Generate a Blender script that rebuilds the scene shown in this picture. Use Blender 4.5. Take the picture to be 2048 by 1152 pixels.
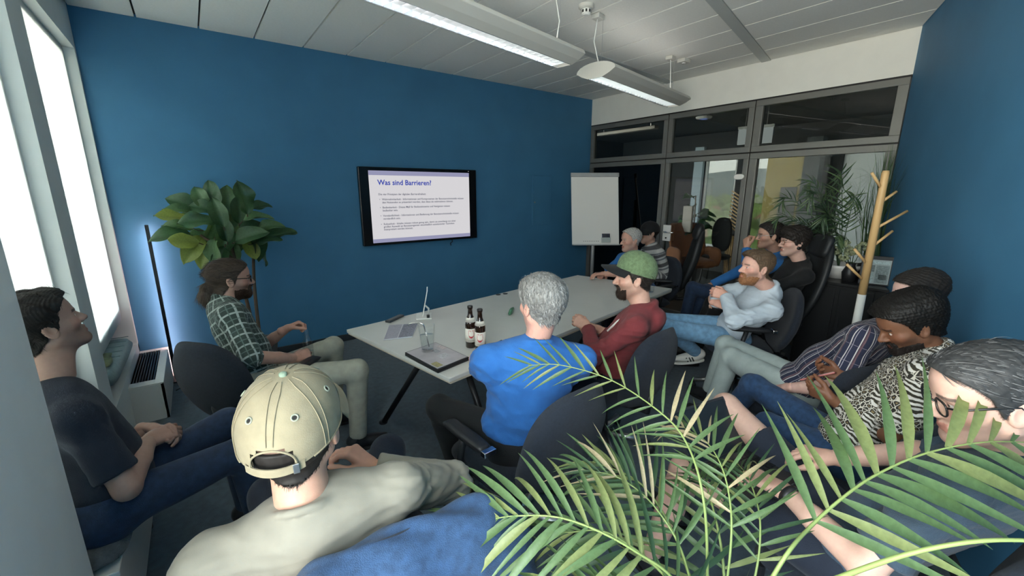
import bpy, bmesh, math, random
import numpy as np
from mathutils import Vector, Matrix
random.seed(7); RNG = np.random.default_rng(7)
for o in list(bpy.data.objects): bpy.data.objects.remove(o)
SC = bpy.context.scene; COL = SC.collection
R = math.radians
# ---------------------------------------------------------------- camera
cd = bpy.data.cameras.new('camera'); cam = bpy.data.objects.new('camera', cd); COL.objects.link(cam)
cd.sensor_fit = 'HORIZONTAL'; cd.sensor_width = 36.0; cd.lens = 840.7 * 36 / 2048; cd.clip_start = .02; cd.clip_end = 3000
cam.location = (0, 0, 1.65); cam.rotation_euler = (R(90 - 13.12), 0, R(53.24 - 90)); SC.camera = cam
# ---------------------------------------------------------------- sky
W = bpy.data.worlds.new('sky'); SC.world = W; W.use_nodes = True
nt = W.node_tree; nt.nodes.clear()
tc = nt.nodes.new('ShaderNodeTexCoord'); sp = nt.nodes.new('ShaderNodeSeparateXYZ'); cr = nt.nodes.new('ShaderNodeValToRGB')
bg = nt.nodes.new('ShaderNodeBackground'); ow = nt.nodes.new('ShaderNodeOutputWorld')
nt.links.new(tc.outputs['Generated'], sp.inputs[0]); nt.links.new(sp.outputs['Z'], cr.inputs[0])
nt.links.new(cr.outputs[0], bg.inputs[0]); nt.links.new(bg.outputs[0], ow.inputs[0])
e = cr.color_ramp.elements; e[0].position = 0.0; e[0].color = (1.0, .93, .82, 1); e[1].position = .55; e[1].color = (.86, .94, 1.0, 1)
m_ = e.new(.12); m_.color = (.97, .96, .93, 1)
SKY = 8.5
bg.inputs[1].default_value = SKY
# ---------------------------------------------------------------- daylight portals in the windows (guide the sky's light, add none)
def portal(name, loc, sx, sy, rot):
    l = bpy.data.lights.new(name, 'AREA'); l.shape = 'RECTANGLE'; l.size = sx; l.size_y = sy; l.cycles.is_portal = True
    o = bpy.data.objects.new(name, l); COL.objects.link(o); o.location = loc; o.rotation_euler = rot
portal('window_daylight', (-.70, -.15, 1.65), 2.0, 1.6, (0, R(-90), 0))
portal('window_daylight_far', (-.70, 3.97, 1.65), 2.0, 1.38, (0, R(-90), 0))
portal('window_daylight_mid', (-.70, 2.35, 1.65), 2.0, 1.28, (0, R(-90), 0))
# ---------------------------------------------------------------- exposure
vs = SC.view_settings; vs.view_transform = 'Standard'; vs.look = 'None'; vs.exposure = 1.4; vs.gamma = 1.0; vs.use_curve_mapping = False
SC.cycles.use_denoising = True
SC.cycles.max_bounces = 7; SC.cycles.diffuse_bounces = 4; SC.cycles.glossy_bounces = 3; SC.cycles.transmission_bounces = 4; SC.cycles.transparent_max_bounces = 14; SC.cycles.use_adaptive_sampling = True; SC.cycles.adaptive_threshold = .04
SC.cycles.caustics_reflective = False; SC.cycles.caustics_refractive = False; SC.cycles.sample_clamp_indirect = 6
# ================================================================ materials
MATS = {}
def lin(r, g, b):
    f = lambda c: c / 12.92 if c <= .04045 else ((c + .055) / 1.055) ** 2.4
    return (f(r / 255), f(g / 255), f(b / 255), 1)
def mat(name, col=(.5, .5, .5), rough=.6, metal=0, var=0, vscale=8, bump=0, bscale=60, spec=.5, sheen=0, coat=0, emis=None, estr=0, trans=0, ior=1.45, sss=0, attr=None, stretch=None):
    if name in MATS: return MATS[name]
    m = bpy.data.materials.new(name); m.use_nodes = True; n = m.node_tree; b = n.nodes['Principled BSDF']
    c = tuple(col[:3]) + (1,)
    b.inputs['Base Color'].default_value = c; b.inputs['Roughness'].default_value = rough; b.inputs['Metallic'].default_value = metal
    b.inputs['Specular IOR Level'].default_value = spec; b.inputs['IOR'].default_value = ior
    if sheen: b.inputs['Sheen Weight'].default_value = sheen
    if coat: b.inputs['Coat Weight'].default_value = coat
    if trans: b.inputs['Transmission Weight'].default_value = trans
    if sss: b.inputs['Subsurface Weight'].default_value = sss; b.inputs['Subsurface Radius'].default_value = (.02, .008, .004); b.inputs['Subsurface Scale'].default_value = .3
    if emis: b.inputs['Emission Color'].default_value = tuple(emis[:3]) + (1,); b.inputs['Emission Strength'].default_value = estr
    tcn = n.nodes.new('ShaderNodeTexCoord'); vec = tcn.outputs['Object']
    if stretch:
        mp = n.nodes.new('ShaderNodeMapping'); mp.inputs['Scale'].default_value = stretch; n.links.new(vec, mp.inputs[0]); vec = mp.outputs[0]
    src = None
    if attr:
        a = n.nodes.new('ShaderNodeAttribute'); a.attribute_name = attr; src = a.outputs['Color']; n.links.new(src, b.inputs['Base Color'])
    if var:
        t = n.nodes.new('ShaderNodeTexNoise'); t.inputs['Scale'].default_value = vscale; t.inputs['Detail'].default_value = 5; n.links.new(vec, t.inputs['Vector'])
        mr = n.nodes.new('ShaderNodeMapRange'); mr.inputs[1].default_value = .3; mr.inputs[2].default_value = .7; mr.inputs[3].default_value = 1 - var; mr.inputs[4].default_value = 1 + var
        n.links.new(t.outputs[0], mr.inputs[0])
        mx = n.nodes.new('ShaderNodeVectorMath'); mx.operation = 'SCALE'
        if src: n.links.new(src, mx.inputs[0])
        else: mx.inputs[0].default_value = c[:3]
        n.links.new(mr.outputs[0], mx.inputs['Scale']); n.links.new(mx.outputs[0], b.inputs['Base Color'])
    if bump:
        t = n.nodes.new('ShaderNodeTexNoise'); t.inputs['Scale'].default_value = bscale; t.inputs['Detail'].default_value = 4; n.links.new(vec, t.inputs['Vector'])
        bp = n.nodes.new('ShaderNodeBump'); bp.inputs['Strength'].default_value = bump; bp.inputs['Distance'].default_value = .004
        n.links.new(t.outputs[0], bp.inputs['Height']); n.links.new(bp.outputs[0], b.inputs['Normal'])
    MATS[name] = m; return m
def glass_mat(name, tint=(.9, .95, .95), refl=1.0, rough=0.0, ior=1.5):
    if name in MATS: return MATS[name]
    m = bpy.data.materials.new(name); m.use_nodes = True; n = m.node_tree; n.nodes.clear()
    o = n.nodes.new('ShaderNodeOutputMaterial'); mx = n.nodes.new('ShaderNodeMixShader'); t = n.nodes.new('ShaderNodeBsdfTransparent'); g = n.nodes.new('ShaderNodeBsdfGlossy')
    t.inputs[0].default_value = tuple(tint) + (1,); g.inputs['Roughness'].default_value = rough
    fr = n.nodes.new('ShaderNodeFresnel'); fr.inputs[0].default_value = ior
    mu = n.nodes.new('ShaderNodeMath'); mu.operation = 'MULTIPLY'; mu.inputs[1].default_value = refl
    ge = n.nodes.new('ShaderNodeNewGeometry'); fb = n.nodes.new('ShaderNodeMath'); fb.operation = 'SUBTRACT'; fb.inputs[0].default_value = 1.0; n.links.new(ge.outputs['Backfacing'], fb.inputs[1])
    m2 = n.nodes.new('ShaderNodeMath'); m2.operation = 'MULTIPLY'; n.links.new(mu.outputs[0], m2.inputs[0]); n.links.new(fb.outputs[0], m2.inputs[1])
    n.links.new(fr.outputs[0], mu.inputs[0]); n.links.new(m2.outputs[0], mx.inputs[0]); n.links.new(t.outputs[0], mx.inputs[1]); n.links.new(g.outputs[0], mx.inputs[2]); n.links.new(mx.outputs[0], o.inputs[0])
    MATS[name] = m; return m
def nodes_of(m): return m.node_tree, m.node_tree.nodes['Principled BSDF']
# ================================================================ mesh helpers
def V(*a): return np.array(a, float)
def nrm(v): v = np.asarray(v, float); return v / (np.linalg.norm(v) + 1e-12)
def link(name, me, m=None, parent=None, smooth=False):
    o = bpy.data.objects.new(name, me); COL.objects.link(o)
    if m is not None:
        if isinstance(m, (list, tuple)):
            for k in m: me.materials.append(k)
        elif len(me.materials) == 0: me.materials.append(m)
    if smooth: me.shade_smooth()
    if parent is not None:
        o.parent = parent
        if parent.get('_w'): o.matrix_parent_inverse = Matrix.Translation(-Vector(wloc(parent)))
    return o
def wloc(o):
    l = Vector(o.location)
    return l
def tag(o, label=None, cat=None, group=None, kind=None):
    if label: o['label'] = label
    if cat: o['category'] = cat
    if group: o['group'] = group
    if kind: o['kind'] = kind
    return o
def thing(name, label, cat, loc=(0, 0, 0), rz=0, group=None, world=False):
    o = bpy.data.objects.new(name, None); COL.objects.link(o); o.location = loc; o.rotation_euler = (0, 0, rz); o.empty_display_size = .1
    if world: o['_w'] = 1
    return tag(o, label, cat, group)
def mesh(vs_, fs, name='m'):
    me = bpy.data.meshes.new(name); me.from_pydata([tuple(map(float, v)) for v in vs_], [], fs); me.update(); return me
def npmesh(vv, quads, name='m'):
    me = bpy.data.meshes.new(name); n = len(vv); q = len(quads)
    me.vertices.add(n); me.vertices.foreach_set('co', np.asarray(vv, np.float32).ravel())
    me.loops.add(q * 4); me.loops.foreach_set('vertex_index', np.asarray(quads, np.int32).ravel())
    me.polygons.add(q); me.polygons.foreach_set('loop_start', np.arange(0, q * 4, 4, dtype=np.int32))
    me.update(calc_edges=True); me.validate(); return me
class MB:
    """collects shapes of ONE piece, build() makes it one mesh object"""
    def __init__(s): s.v = []; s.f = []
    def add(s, vs_, fs):
        b = len(s.v); s.v += [tuple(map(float, v)) for v in vs_]; s.f += [tuple(i + b for i in f) for f in fs]; return s
    def box(s, x0, x1, y0, y1, z0, z1):
        return s.hexa([(x0, y0, z0), (x1, y0, z0), (x1, y1, z0), (x0, y1, z0), (x0, y0, z1), (x1, y0, z1), (x1, y1, z1), (x0, y1, z1)])
    def hexa(s, p): return s.add(p, [(0, 3, 2, 1), (4, 5, 6, 7), (0, 1, 5, 4), (1, 2, 6, 5), (2, 3, 7, 6), (3, 0, 4, 7)])
    def obox(s, c, ax, ay, az, hx, hy, hz):
        c, ax, ay, az = map(lambda q: np.asarray(q, float), (c, ax, ay, az))
        P = [c + ax * hx * i + ay * hy * j + az * hz * k for k in (-1, 1) for i, j in ((-1, -1), (1, -1), (1, 1), (-1, 1))]
        return s.hexa(P)
    def prism(s, pts, d):
        """pts: planar loop (3d), d: extrusion vector"""
        n = len(pts); d = np.asarray(d, float); a = [np.asarray(p, float) for p in pts]
        return s.add(a + [p + d for p in a], [tuple(range(n))[::-1], tuple(range(n, 2 * n))] + [(i, (i + 1) % n, n + (i + 1) % n, n + i) for i in range(n)])
    def tube(s, pts, r, seg=8, cap=True):
        P = [np.asarray(p, float) for p in pts]; n = len(P); rr = r if hasattr(r, '__len__') else [r] * n
        t = [nrm(P[min(i + 1, n - 1)] - P[max(i - 1, 0)]) for i in range(n)]
        u = nrm(np.cross(t[0], (0, 0, 1) if abs(t[0][2]) < .9 else (1, 0, 0))); vs_ = []
        for i in range(n):
            u = nrm(u - t[i] * (u @ t[i])); w = np.cross(t[i], u)
            for k in range(seg):
                a = 2 * math.pi * k / seg; vs_.append(P[i] + (u * math.cos(a) + w * math.sin(a)) * rr[i])
        fs = [(i * seg + k, i * seg + (k + 1) % seg, (i + 1) * seg + (k + 1) % seg, (i + 1) * seg + k) for i in range(n - 1) for k in range(seg)]
        if cap: fs += [tuple(range(seg))[::-1], tuple((n - 1) * seg + k for k in range(seg))]
        return s.add(vs_, fs)
    def lathe(s, prof, c=(0, 0, 0), seg=24, axis=None):
        """prof: (r,z) list; closed at ends when r==0"""
        c = np.asarray(c, float); az = nrm(axis) if axis is not None else V(0, 0, 1)
        ax = nrm(np.cross(az, (0, 1, 0) if abs(az[1]) < .9 else (1, 0, 0))); ay = np.cross(az, ax); vs_ = []
        for r, z in prof:
            for k in range(seg):
                a = 2 * math.pi * k / seg; vs_.append(c + ax * r * math.cos(a) + ay * r * math.sin(a) + az * z)
        n = len(prof)
        return s.add(vs_, [(i * seg + k, i * seg + (k + 1) % seg, (i + 1) * seg + (k + 1) % seg, (i + 1) * seg + k) for i in range(n - 1) for k in range(seg)])
    def grid(s, fn, nu, nv, closed_u=False):
        vs_ = [fn(i / nu, j / nv) for j in range(nv + 1) for i in range(nu + (0 if closed_u else 1))]; w = nu if closed_u else nu + 1
        return s.add(vs_, [(j * w + i, j * w + (i + 1) % w, (j + 1) * w + (i + 1) % w, (j + 1) * w + i) for j in range(nv) for i in range(nu)])
    def build(s, name, m, parent=None, smooth=False, bevel=0, bseg=2, sub=0, off=None):
        v = s.v if off is None else [tuple(np.asarray(p) - np.asarray(off)) for p in s.v]
        me = mesh(v, s.f, name)
        bm = bmesh.new(); bm.from_mesh(me); bmesh.ops.recalc_face_normals(bm, faces=bm.faces); bm.to_mesh(me); bm.free()
        o = link(name, me, m, parent, smooth)
        if bevel:
            b = o.modifiers.new('bevel', 'BEVEL'); b.width = bevel; b.segments = bseg; b.limit_method = 'ANGLE'; b.angle_limit = R(40); b.harden_normals = False
        if sub: k = o.modifiers.new('sub', 'SUBSURF'); k.levels = sub; k.render_levels = sub
        return o
def pad(w, h, t, bend=lambda u, v: 0.0, pw=4, nu=14, nv=16, wf=lambda v: 1.0):
    """cushion in the xz plane (x width, z height, y thickness), closed surface with soft rounded rim"""
    m = MB()
    def pt(u, v, sgn):
        a = 2 * u - 1; b = 2 * v - 1
        # concentric square->superellipse
        k = (abs(a) ** pw + abs(b) ** pw) ** (1 / pw) + 1e-9; q = max(abs(a), abs(b)); sc = q / k
        X = a * sc; Z = b * sc; th = math.sqrt(max(0, 1 - q ** 5))
        vv = (Z + 1) / 2
        return (X * w / 2 * wf(vv), sgn * t / 2 * th + bend(X, Z), Z * h / 2)
    m.grid(lambda u, v: pt(u, v, -1), nu, nv); m.grid(lambda u, v: pt(1 - u, v, 1), nu, nv); return m
def weld(o, d=1e-4):
    bm = bmesh.new(); bm.from_mesh(o.data); bmesh.ops.remove_doubles(bm, verts=bm.verts, dist=d); bmesh.ops.recalc_face_normals(bm, faces=bm.faces); bm.to_mesh(o.data); bm.free(); o.data.shade_smooth(); return o
def dup(root, loc=None, rz=None, label=None, group=None):
    r = root.copy(); COL.objects.link(r)
    if loc is not None: r.location = loc
    if rz is not None: r.rotation_euler = (0, 0, rz)
    if label: r['label'] = label
    if group: r['group'] = group
    def rec(src, dst):
        for ch in [x for x in bpy.data.objects if x.parent == src]:
            c = ch.copy(); COL.objects.link(c); c.parent = dst; rec(ch, c)
    rec(root, r); return r
# ================================================================ signed-distance modelling (bodies, clothes, hair)
def smin(a, b, k):
    h = np.clip(.5 + .5 * (b - a) / k, 0, 1); return b + (a - b) * h - k * h * (1 - h)
class Cone:
    def __init__(s, a, b, r1, r2, k=.02, cut=None, tagn=0):
        s.a = np.asarray(a, float); s.b = np.asarray(b, float); s.r1 = r1; s.r2 = r2; s.k = k; s.cut = cut; s.tag = tagn
        m = max(r1, r2) + k + .012; s.lo = np.minimum(s.a, s.b) - m; s.hi = np.maximum(s.a, s.b) + m
    def __call__(s, X, Y, Z):
        ba = s.b - s.a; L = ba @ ba + 1e-12
        x = X - s.a[0]; y = Y - s.a[1]; z = Z - s.a[2]
        t = np.clip((x * ba[0] + y * ba[1] + z * ba[2]) / L, 0, 1)
        d = np.sqrt((x - ba[0] * t) ** 2 + (y - ba[1] * t) ** 2 + (z - ba[2] * t) ** 2) - (s.r1 + (s.r2 - s.r1) * t)
        if s.cut is not None:
            p, n = s.cut; d = np.maximum(d, (X - p[0]) * n[0] + (Y - p[1]) * n[1] + (Z - p[2]) * n[2])
        return d
class Ell:
    def __init__(s, c, r, A=None, k=.02, cut=None, tagn=0):
        s.c = np.asarray(c, float); s.r = np.asarray(r, float); s.A = np.eye(3) if A is None else np.asarray(A, float); s.k = k; s.cut = cut; s.tag = tagn
        ext = np.sqrt(((s.A.T * s.r) ** 2).sum(1)) + k + .012; s.lo = s.c - ext; s.hi = s.c + ext
    def __call__(s, X, Y, Z):
        x = X - s.c[0]; y = Y - s.c[1]; z = Z - s.c[2]; A = s.A
        q = [(A[i, 0] * x + A[i, 1] * y + A[i, 2] * z) for i in range(3)]
        k0 = np.sqrt(sum((q[i] / s.r[i]) ** 2 for i in range(3))); k1 = np.sqrt(sum((q[i] / s.r[i] ** 2) ** 2 for i in range(3))) + 1e-9
        d = k0 * (k0 - 1) / k1
        if s.cut is not None:
            p, n = s.cut; d = np.maximum(d, (X - p[0]) * n[0] + (Y - p[1]) * n[1] + (Z - p[2]) * n[2])
        return d
class Tor:
    def __init__(s, c, n, r, t, k=.008, tagn=0):
        s.c = np.asarray(c, float); s.n = nrm(n); s.rr = r; s.t = t; s.k = k; s.tag = tagn; e = r + t + k + .01; s.lo = s.c - e; s.hi = s.c + e
    def __call__(s, X, Y, Z):
        x = X - s.c[0]; y = Y - s.c[1]; z = Z - s.c[2]; h = x * s.n[0] + y * s.n[1] + z * s.n[2]
        q = np.sqrt(np.maximum(x * x + y * y + z * z - h * h, 0)) - s.rr; return np.sqrt(q * q + h * h) - s.t
class Field:
    def __init__(s, lo, hi, vox):
        s.lo = np.asarray(lo, float) - 2 * vox; s.vox = vox; s.n = np.ceil((np.asarray(hi, float) + 2 * vox - s.lo) / vox).astype(int) + 1
        s.d = np.full(s.n, .2, np.float32); s.ax = [(s.lo[i] + vox * np.arange(s.n[i])).astype(np.float32) for i in range(3)]
    def xyz(s): return s.ax[0][:, None, None], s.ax[1][None, :, None], s.ax[2][None, None, :]
    def _sl(s, p):
        a = np.clip(np.floor((p.lo - s.lo) / s.vox).astype(int), 0, s.n); b = np.clip(np.ceil((p.hi - s.lo) / s.vox).astype(int) + 1, 0, s.n)
        return tuple(slice(x, y) for x, y in zip(a, b))
    def add(s, prims):
        for p in prims:
            sl = s._sl(p); g = (s.ax[0][sl[0]][:, None, None], s.ax[1][sl[1]][None, :, None], s.ax[2][sl[2]][None, None, :])
            if min(x.size for x in g) == 0: continue
            s.d[sl] = smin(s.d[sl], p(*g).astype(np.float32), p.k)
        return s
    def sub(s, prims):
        for p in prims:
            sl = s._sl(p); g = (s.ax[0][sl[0]][:, None, None], s.ax[1][sl[1]][None, :, None], s.ax[2][sl[2]][None, None, :])
            if min(x.size for x in g) == 0: continue
            s.d[sl] = -smin(-s.d[sl], p(*g).astype(np.float32), p.k)
        return s
    def mesh(s): return surfnet(s.d, s.lo, s.vox)
def bounds(prims): return np.min([p.lo for p in prims], 0), np.max([p.hi for p in prims], 0)
def surfnet(d, lo, vox):
    sg = d < 0
    c = sum(sg[i:d.shape[0] - 1 + i, j:d.shape[1] - 1 + j, k:d.shape[2] - 1 + k].astype(np.int8) for i in (0, 1) for j in (0, 1) for k in (0, 1))
    act = (c > 0) & (c < 8); idx = np.full(act.shape, -1, np.int32); I = np.argwhere(act); idx[act] = np.arange(len(I))
    acc = np.zeros((len(I), 3)); cnt = np.zeros(len(I))
    for ax in range(3):
        o1, o2 = [x for x in range(3) if x != ax]
        for p in (0, 1):
            for q in (0, 1):
                A = np.zeros(3, int); A[o1] = p; A[o2] = q; B = A.copy(); B[ax] = 1
                ia = I + A; ib = I + B; va = d[ia[:, 0], ia[:, 1], ia[:, 2]]; vb = d[ib[:, 0], ib[:, 1], ib[:, 2]]
                m = (va < 0) != (vb < 0); t = np.where(m, va / np.where(m, va - vb, 1), 0)
                P = A[None, :] + t[:, None] * (B - A)[None, :]; acc[m] += P[m]; cnt[m] += 1
    pos = lo + vox * (I + acc / cnt[:, None]); Q = []
    for ax in range(3):
        o1, o2 = (ax + 1) % 3, (ax + 2) % 3
        a = [slice(None)] * 3; b = [slice(None)] * 3; a[ax] = slice(0, -1); b[ax] = slice(1, None)
        ch = sg[tuple(a)] != sg[tuple(b)]; E = np.argwhere(ch); m = (E[:, o1] > 0) & (E[:, o2] > 0) & (E[:, o1] < d.shape[o1] - 1) & (E[:, o2] < d.shape[o2] - 1); E = E[m]
        ins = sg[tuple(a)][E[:, 0], E[:, 1], E[:, 2]]
        def cell(p, q):
            C = E.copy(); C[:, o1] -= p; C[:, o2] -= q; return idx[C[:, 0], C[:, 1], C[:, 2]]
        q4 = np.stack([cell(1, 1), cell(0, 1), cell(0, 0), cell(1, 0)], 1); q4[~ins] = q4[~ins][:, ::-1]; Q.append(q4)
    return pos, np.concatenate(Q)
def wob(P, f, seed=0):
    """cheap smooth noise in [-1,1] at points P (n,3)"""
    r = np.random.default_rng(seed); s = 0
    for i in range(4):
        a = r.normal(size=3) * f * (1 + .6 * i); b = r.normal(size=3) * f * .7; s = s + np.sin(P @ a + 1.7 * np.sin(P @ b + r.uniform(0, 6)) + r.uniform(0, 6)) / (1 + .6 * i)
    return s / 2.4
def vnormals(pos, q):
    n = np.zeros_like(pos); e = np.cross(pos[q[:, 2]] - pos[q[:, 0]], pos[q[:, 3]] - pos[q[:, 1]])
    for i in range(4): np.add.at(n, q[:, i], e)
    return n / (np.linalg.norm(n, axis=1, keepdims=True) + 1e-12)
def set_attr(me, name, arr, typ):
    a = me.attributes.new(name, typ, 'POINT')
    if typ == 'FLOAT_COLOR':
        arr = np.concatenate([arr, np.ones((len(arr), 1))], 1); a.data.foreach_set('color', np.asarray(arr, np.float32).ravel())
    else: a.data.foreach_set('vector', np.asarray(arr, np.float32).ravel())
def relax(pos, q, it=1, lam=.5):
    for _ in range(it):
        s = np.zeros_like(pos); c = np.zeros(len(pos))
        for i in range(4):
            for j in (1, 3):
                np.add.at(s, q[:, i], pos[q[:, (i + j) % 4]]); np.add.at(c, q[:, i], 1)
        pos = pos + lam * (s / np.maximum(c, 1)[:, None] - pos)
    return pos
# ================================================================ room shell
XW, YT, XG, ZC = -.537, 4.706, 5.02, 2.965           # window wall, screen wall, glass wall, ceiling
RS = .40                                              # slope of the right-hand wall in plan
def yr(x): return 1.07 - RS * (XG - x)
M_blue = mat('blue wall paint', (.052, .190, .340), .62, var=.06, vscale=3, bump=.10, bscale=320)
M_white = mat('white plaster', (.80, .79, .73), .8, var=.02, bump=.05, bscale=200)
M_pillar = mat('grey white pillar paint', (.72, .75, .73), .75, var=.02)
M_carpet = mat('blue grey carpet', (.062, .095, .122), .95, var=.22, vscale=26, bump=.8, bscale=420, sheen=.2)
M_skirt = mat('dark skirting', (.035, .042, .05), .6)
M_tile = mat('ceiling panel', (.84, .83, .78), .85, var=.025, vscale=60, bump=.15, bscale=300)
M_gap = mat('ceiling gap', (.03, .03, .03), .9)
M_band = mat('ceiling metal band', (.52, .54, .52), .5)
M_frame = mat('bronze grey frame', (.19, .19, .175), .42, metal=.35, spec=.4)
M_dark = mat('dark rubber', (.012, .012, .012), .6)
M_pglass = glass_mat('partition glass', (.48, .51, .50), 1.0)
M_film = glass_mat('dark film glass', (.05, .06, .055), 1.0)
M_oglass = glass_mat('outer tinted glass', (.30, .306, .306), .6)
def S(o): o['kind'] = 'structure'; return o
S(MB().box(-1.2, 9.2, -2, 8, -.12, 0).build('floor', M_carpet))
S(MB().box(-.9, XG + .12, YT, YT + .15, 0, 3.1).build('wall_back', M_blue))
d_ = nrm((1, RS, 0)); nR = V(d_[1], -d_[0], 0)
pa = V(XG + .0, yr(XG), 0); pb = V(-1.0, yr(-1.0), 0)
S(MB().prism([pa, pb, pb + nR * .15, pa + nR * .15], (0, 0, 3.1)).build('wall_right', M_blue))
# window wall: pillars and lintel are one masonry wall with a seat niche under each window; openings y(-.95..0.65) (1.71..2.994) (3.277..4.66)
wl = MB()
wl.box(-.98, -.86, -1.4, YT, 0, .64); wl.box(-.86, XW, -1.4, YT, 0, .36); wl.box(-.98, -.605, -1.4, YT, .60, .64)
wl.box(-.98, -.60, -1.4, YT, 2.667, 3.1); wl.box(-.60, XW, -1.4, YT, 2.667, 3.1)
for y0, y1, x1 in ((-1.4, -.95, XW), (.65, 1.71, -.42), (2.994, 3.277, XW), (4.66, YT, XW)): wl.box(-.98, x1, y0, y1, 0, 2.965 if x1 > XW else 2.667)
S(wl.build('wall_left', M_pillar))
M_screen = bpy.data.materials.new('translucent window screen'); M_screen.use_nodes = True
n = M_screen.node_tree; n.nodes.clear(); o_ = n.nodes.new('ShaderNodeOutputMaterial'); t_ = n.nodes.new('ShaderNodeBsdfTranslucent'); dfs = n.nodes.new('ShaderNodeBsdfDiffuse'); ad = n.nodes.new('ShaderNodeAddShader')
t_.inputs[0].default_value = (.270, .279, .275, 1); dfs.inputs[0].default_value = (.45, .47, .47, 1); n.links.new(t_.outputs[0], ad.inputs[0]); n.links.new(dfs.outputs[0], ad.inputs[1]); n.links.new(ad.outputs[0], o_.inputs[0])
M_pvc = mat('pale window frame', (.62, .64, .63), .5)
def window(name, y0, y1, screened):
    f = MB()
    for a, b, c, d in ((y0, y1, .64, .69), (y0, y1, 2.617, 2.667), (y0, y0 + .04, .69, 2.617), (y1 - .04, y1, .69, 2.617)): f.box(-.66, -.61, a, b, c, d)
    w = S(f.build(name, M_pvc, bevel=.004))
    MB().box(-.638, -.632, y0 + .03, y1 - .03, .68, 2.63).build('pane', glass_mat('window glass', (.95, .97, .97), .6), w)
    if screened: MB().box(-.603, -.601, y0 + .003, y1 - .003, .60, 2.667).build('roller_screen', M_screen, w)
window('window_1', 3.277, 4.66, True); window('window_2', 1.71, 2.994, True); window('window_3', -.95, .65, False)
# ceiling: slab with recessed joints, every panel a piece
ce = S(MB().prism([(-1, -1.6, 2.985), (XG + .1, .9, 2.985), (XG + .1, YT + .1, 2.985), (-1, YT + .1, 2.985)], (0, 0, .12)).build('ceiling', M_gap))
def b2(x): return 2.985 + .114 * (x - 1.78)            # far metal band, near edge
def b1(x): return 1.80 + .232 * (x - 3.2)              # near metal band, near edge
BW = .10
def quadpiece(pts, z, h, name, m, par, g=.006):
    return MB().prism([(p[0], p[1], z) for p in pts], (0, 0, h)).build(name, m, par)
xs = [XW] + [-.157 + .4 * i for i in range(0, 13)] + [XG]
for x0, x1 in zip(xs[:-1], xs[1:]):
    if x1 - x0 < .05: continue
    a, b = x0 + .007, x1 - .007
    quadpiece([(a, b2(a) + BW, 0), (b, b2(b) + BW, 0), (b, YT - .002, 0), (a, YT - .002, 0)], ZC, .02, 'ceiling_panel', M_tile, ce)
    quadpiece([(a, b1(a) + BW, 0), (b, b1(b) + BW, 0), (b, b2(b), 0), (a, b2(a), 0)], ZC, .02, 'ceiling_panel', M_tile, ce)
    quadpiece([(a, yr(a) + .004, 0), (b, yr(b) + .004, 0), (b, b1(b), 0), (a, b1(a), 0)], ZC, .02, 'ceiling_panel', M_tile, ce)
for f in (b1, b2): quadpiece([(XW, f(XW) + .004, 0), (XG, f(XG) + .004, 0), (XG, f(XG) + BW - .004, 0), (XW, f(XW) + BW - .004, 0)], ZC - .006, .02, 'metal_band', M_band, ce)
# skirtings
S(MB().box(-.3, XG - .03, YT - .018, YT, 0, .075).build('baseboard_back', M_skirt, bevel=.003))
S(MB().prism([pa - nR * .016, pb - nR * .016, pb, pa], (0, 0, .075)).build('baseboard_right', M_skirt))
# ================================================================ glass wall
S(MB().box(XG, XG + .14, 1.07, YT, 2.602, 3.1).build('wall_front', M_white))
Y = [1.07, 2.319, 3.37, YT]
def framed(name, y0, y1, z0, z1, w=.055, wl_=None, kindname=None, glass=None, parent=None):
    f = MB(); a, b = XG - .012, XG + .06; wl_ = wl_ or w
    f.box(a, b, y0, y1, z0, z0 + w); f.box(a, b, y0, y1, z1 - w, z1); f.box(a, b, y0, y0 + wl_, z0 + w, z1 - w); f.box(a, b, y1 - wl_, y1, z0 + w, z1 - w)
    o = S(f.build(name, M_frame, bevel=.003))
    MB().box(XG + .018, XG + .026, y0 + wl_ - .005, y1 - wl_ + .005, z0 + w - .005, z1 - w + .005).build('pane', glass or M_pglass, o)
    return o
g = .006
framed('window_4', Y[0] + g, Y[1] - g, 2.05 + g, 2.585, .06, .075)
framed('window_5', Y[1] + g, Y[2] - g, 2.05 + g, 2.585, .06)
framed('window_6', Y[2] + g, Y[3] - .01, 2.05 + g, 2.585, .06)
framed('window_7', Y[0] + g, Y[1] - g, .01, 2.05 - g, .06, .075)
framed('window_8', Y[2] + g, Y[3] - .01, .01, 2.05 - g, .06, glass=M_film)
dr = framed('door_1', Y[1] + g, Y[2] - g, .01, 2.05 - g, .055)
S(MB().box(XG + .0, XG + .05, 1.07, YT, 2.585, 2.602).box(XG + .012, XG + .05, Y[1] - g, Y[1] + g, 0, 2.585).box(XG + .012, XG + .05, Y[2] - g, Y[2] + g, 0, 2.585).box(XG + .012, XG + .05, 1.07, YT, 2.05 - g, 2.05 + g).build('trim_1', M_dark))
M_chrome = mat('chrome', (.75, .75, .75), .18, metal=1)
M_steel = mat('brushed steel', (.55, .55, .54), .35, metal=1)
M_plw = mat('white plastic', (.78, .78, .74), .4)
lk = MB().box(XG - .03, XG - .012, 3.20, 3.315, .99, 1.20).build('lock_plate', M_plw, dr, bevel=.006)
hb = MB(); hb.tube([(XG - .03, 3.27, 1.11), (XG - .07, 3.27, 1.11), (XG - .075, 3.25, 1.11), (XG - .075, 3.13, 1.11)], .009, 10).build('door_handle', M_chrome, dr, smooth=True)
MB().lathe([(0, 0), (.011, 0), (.011, .006), (0, .006)], (XG - .03, 3.26, 1.03), 16, (-1, 0, 0)).build('keyhole', M_dark, dr)
lc = MB(); P = []
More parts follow.
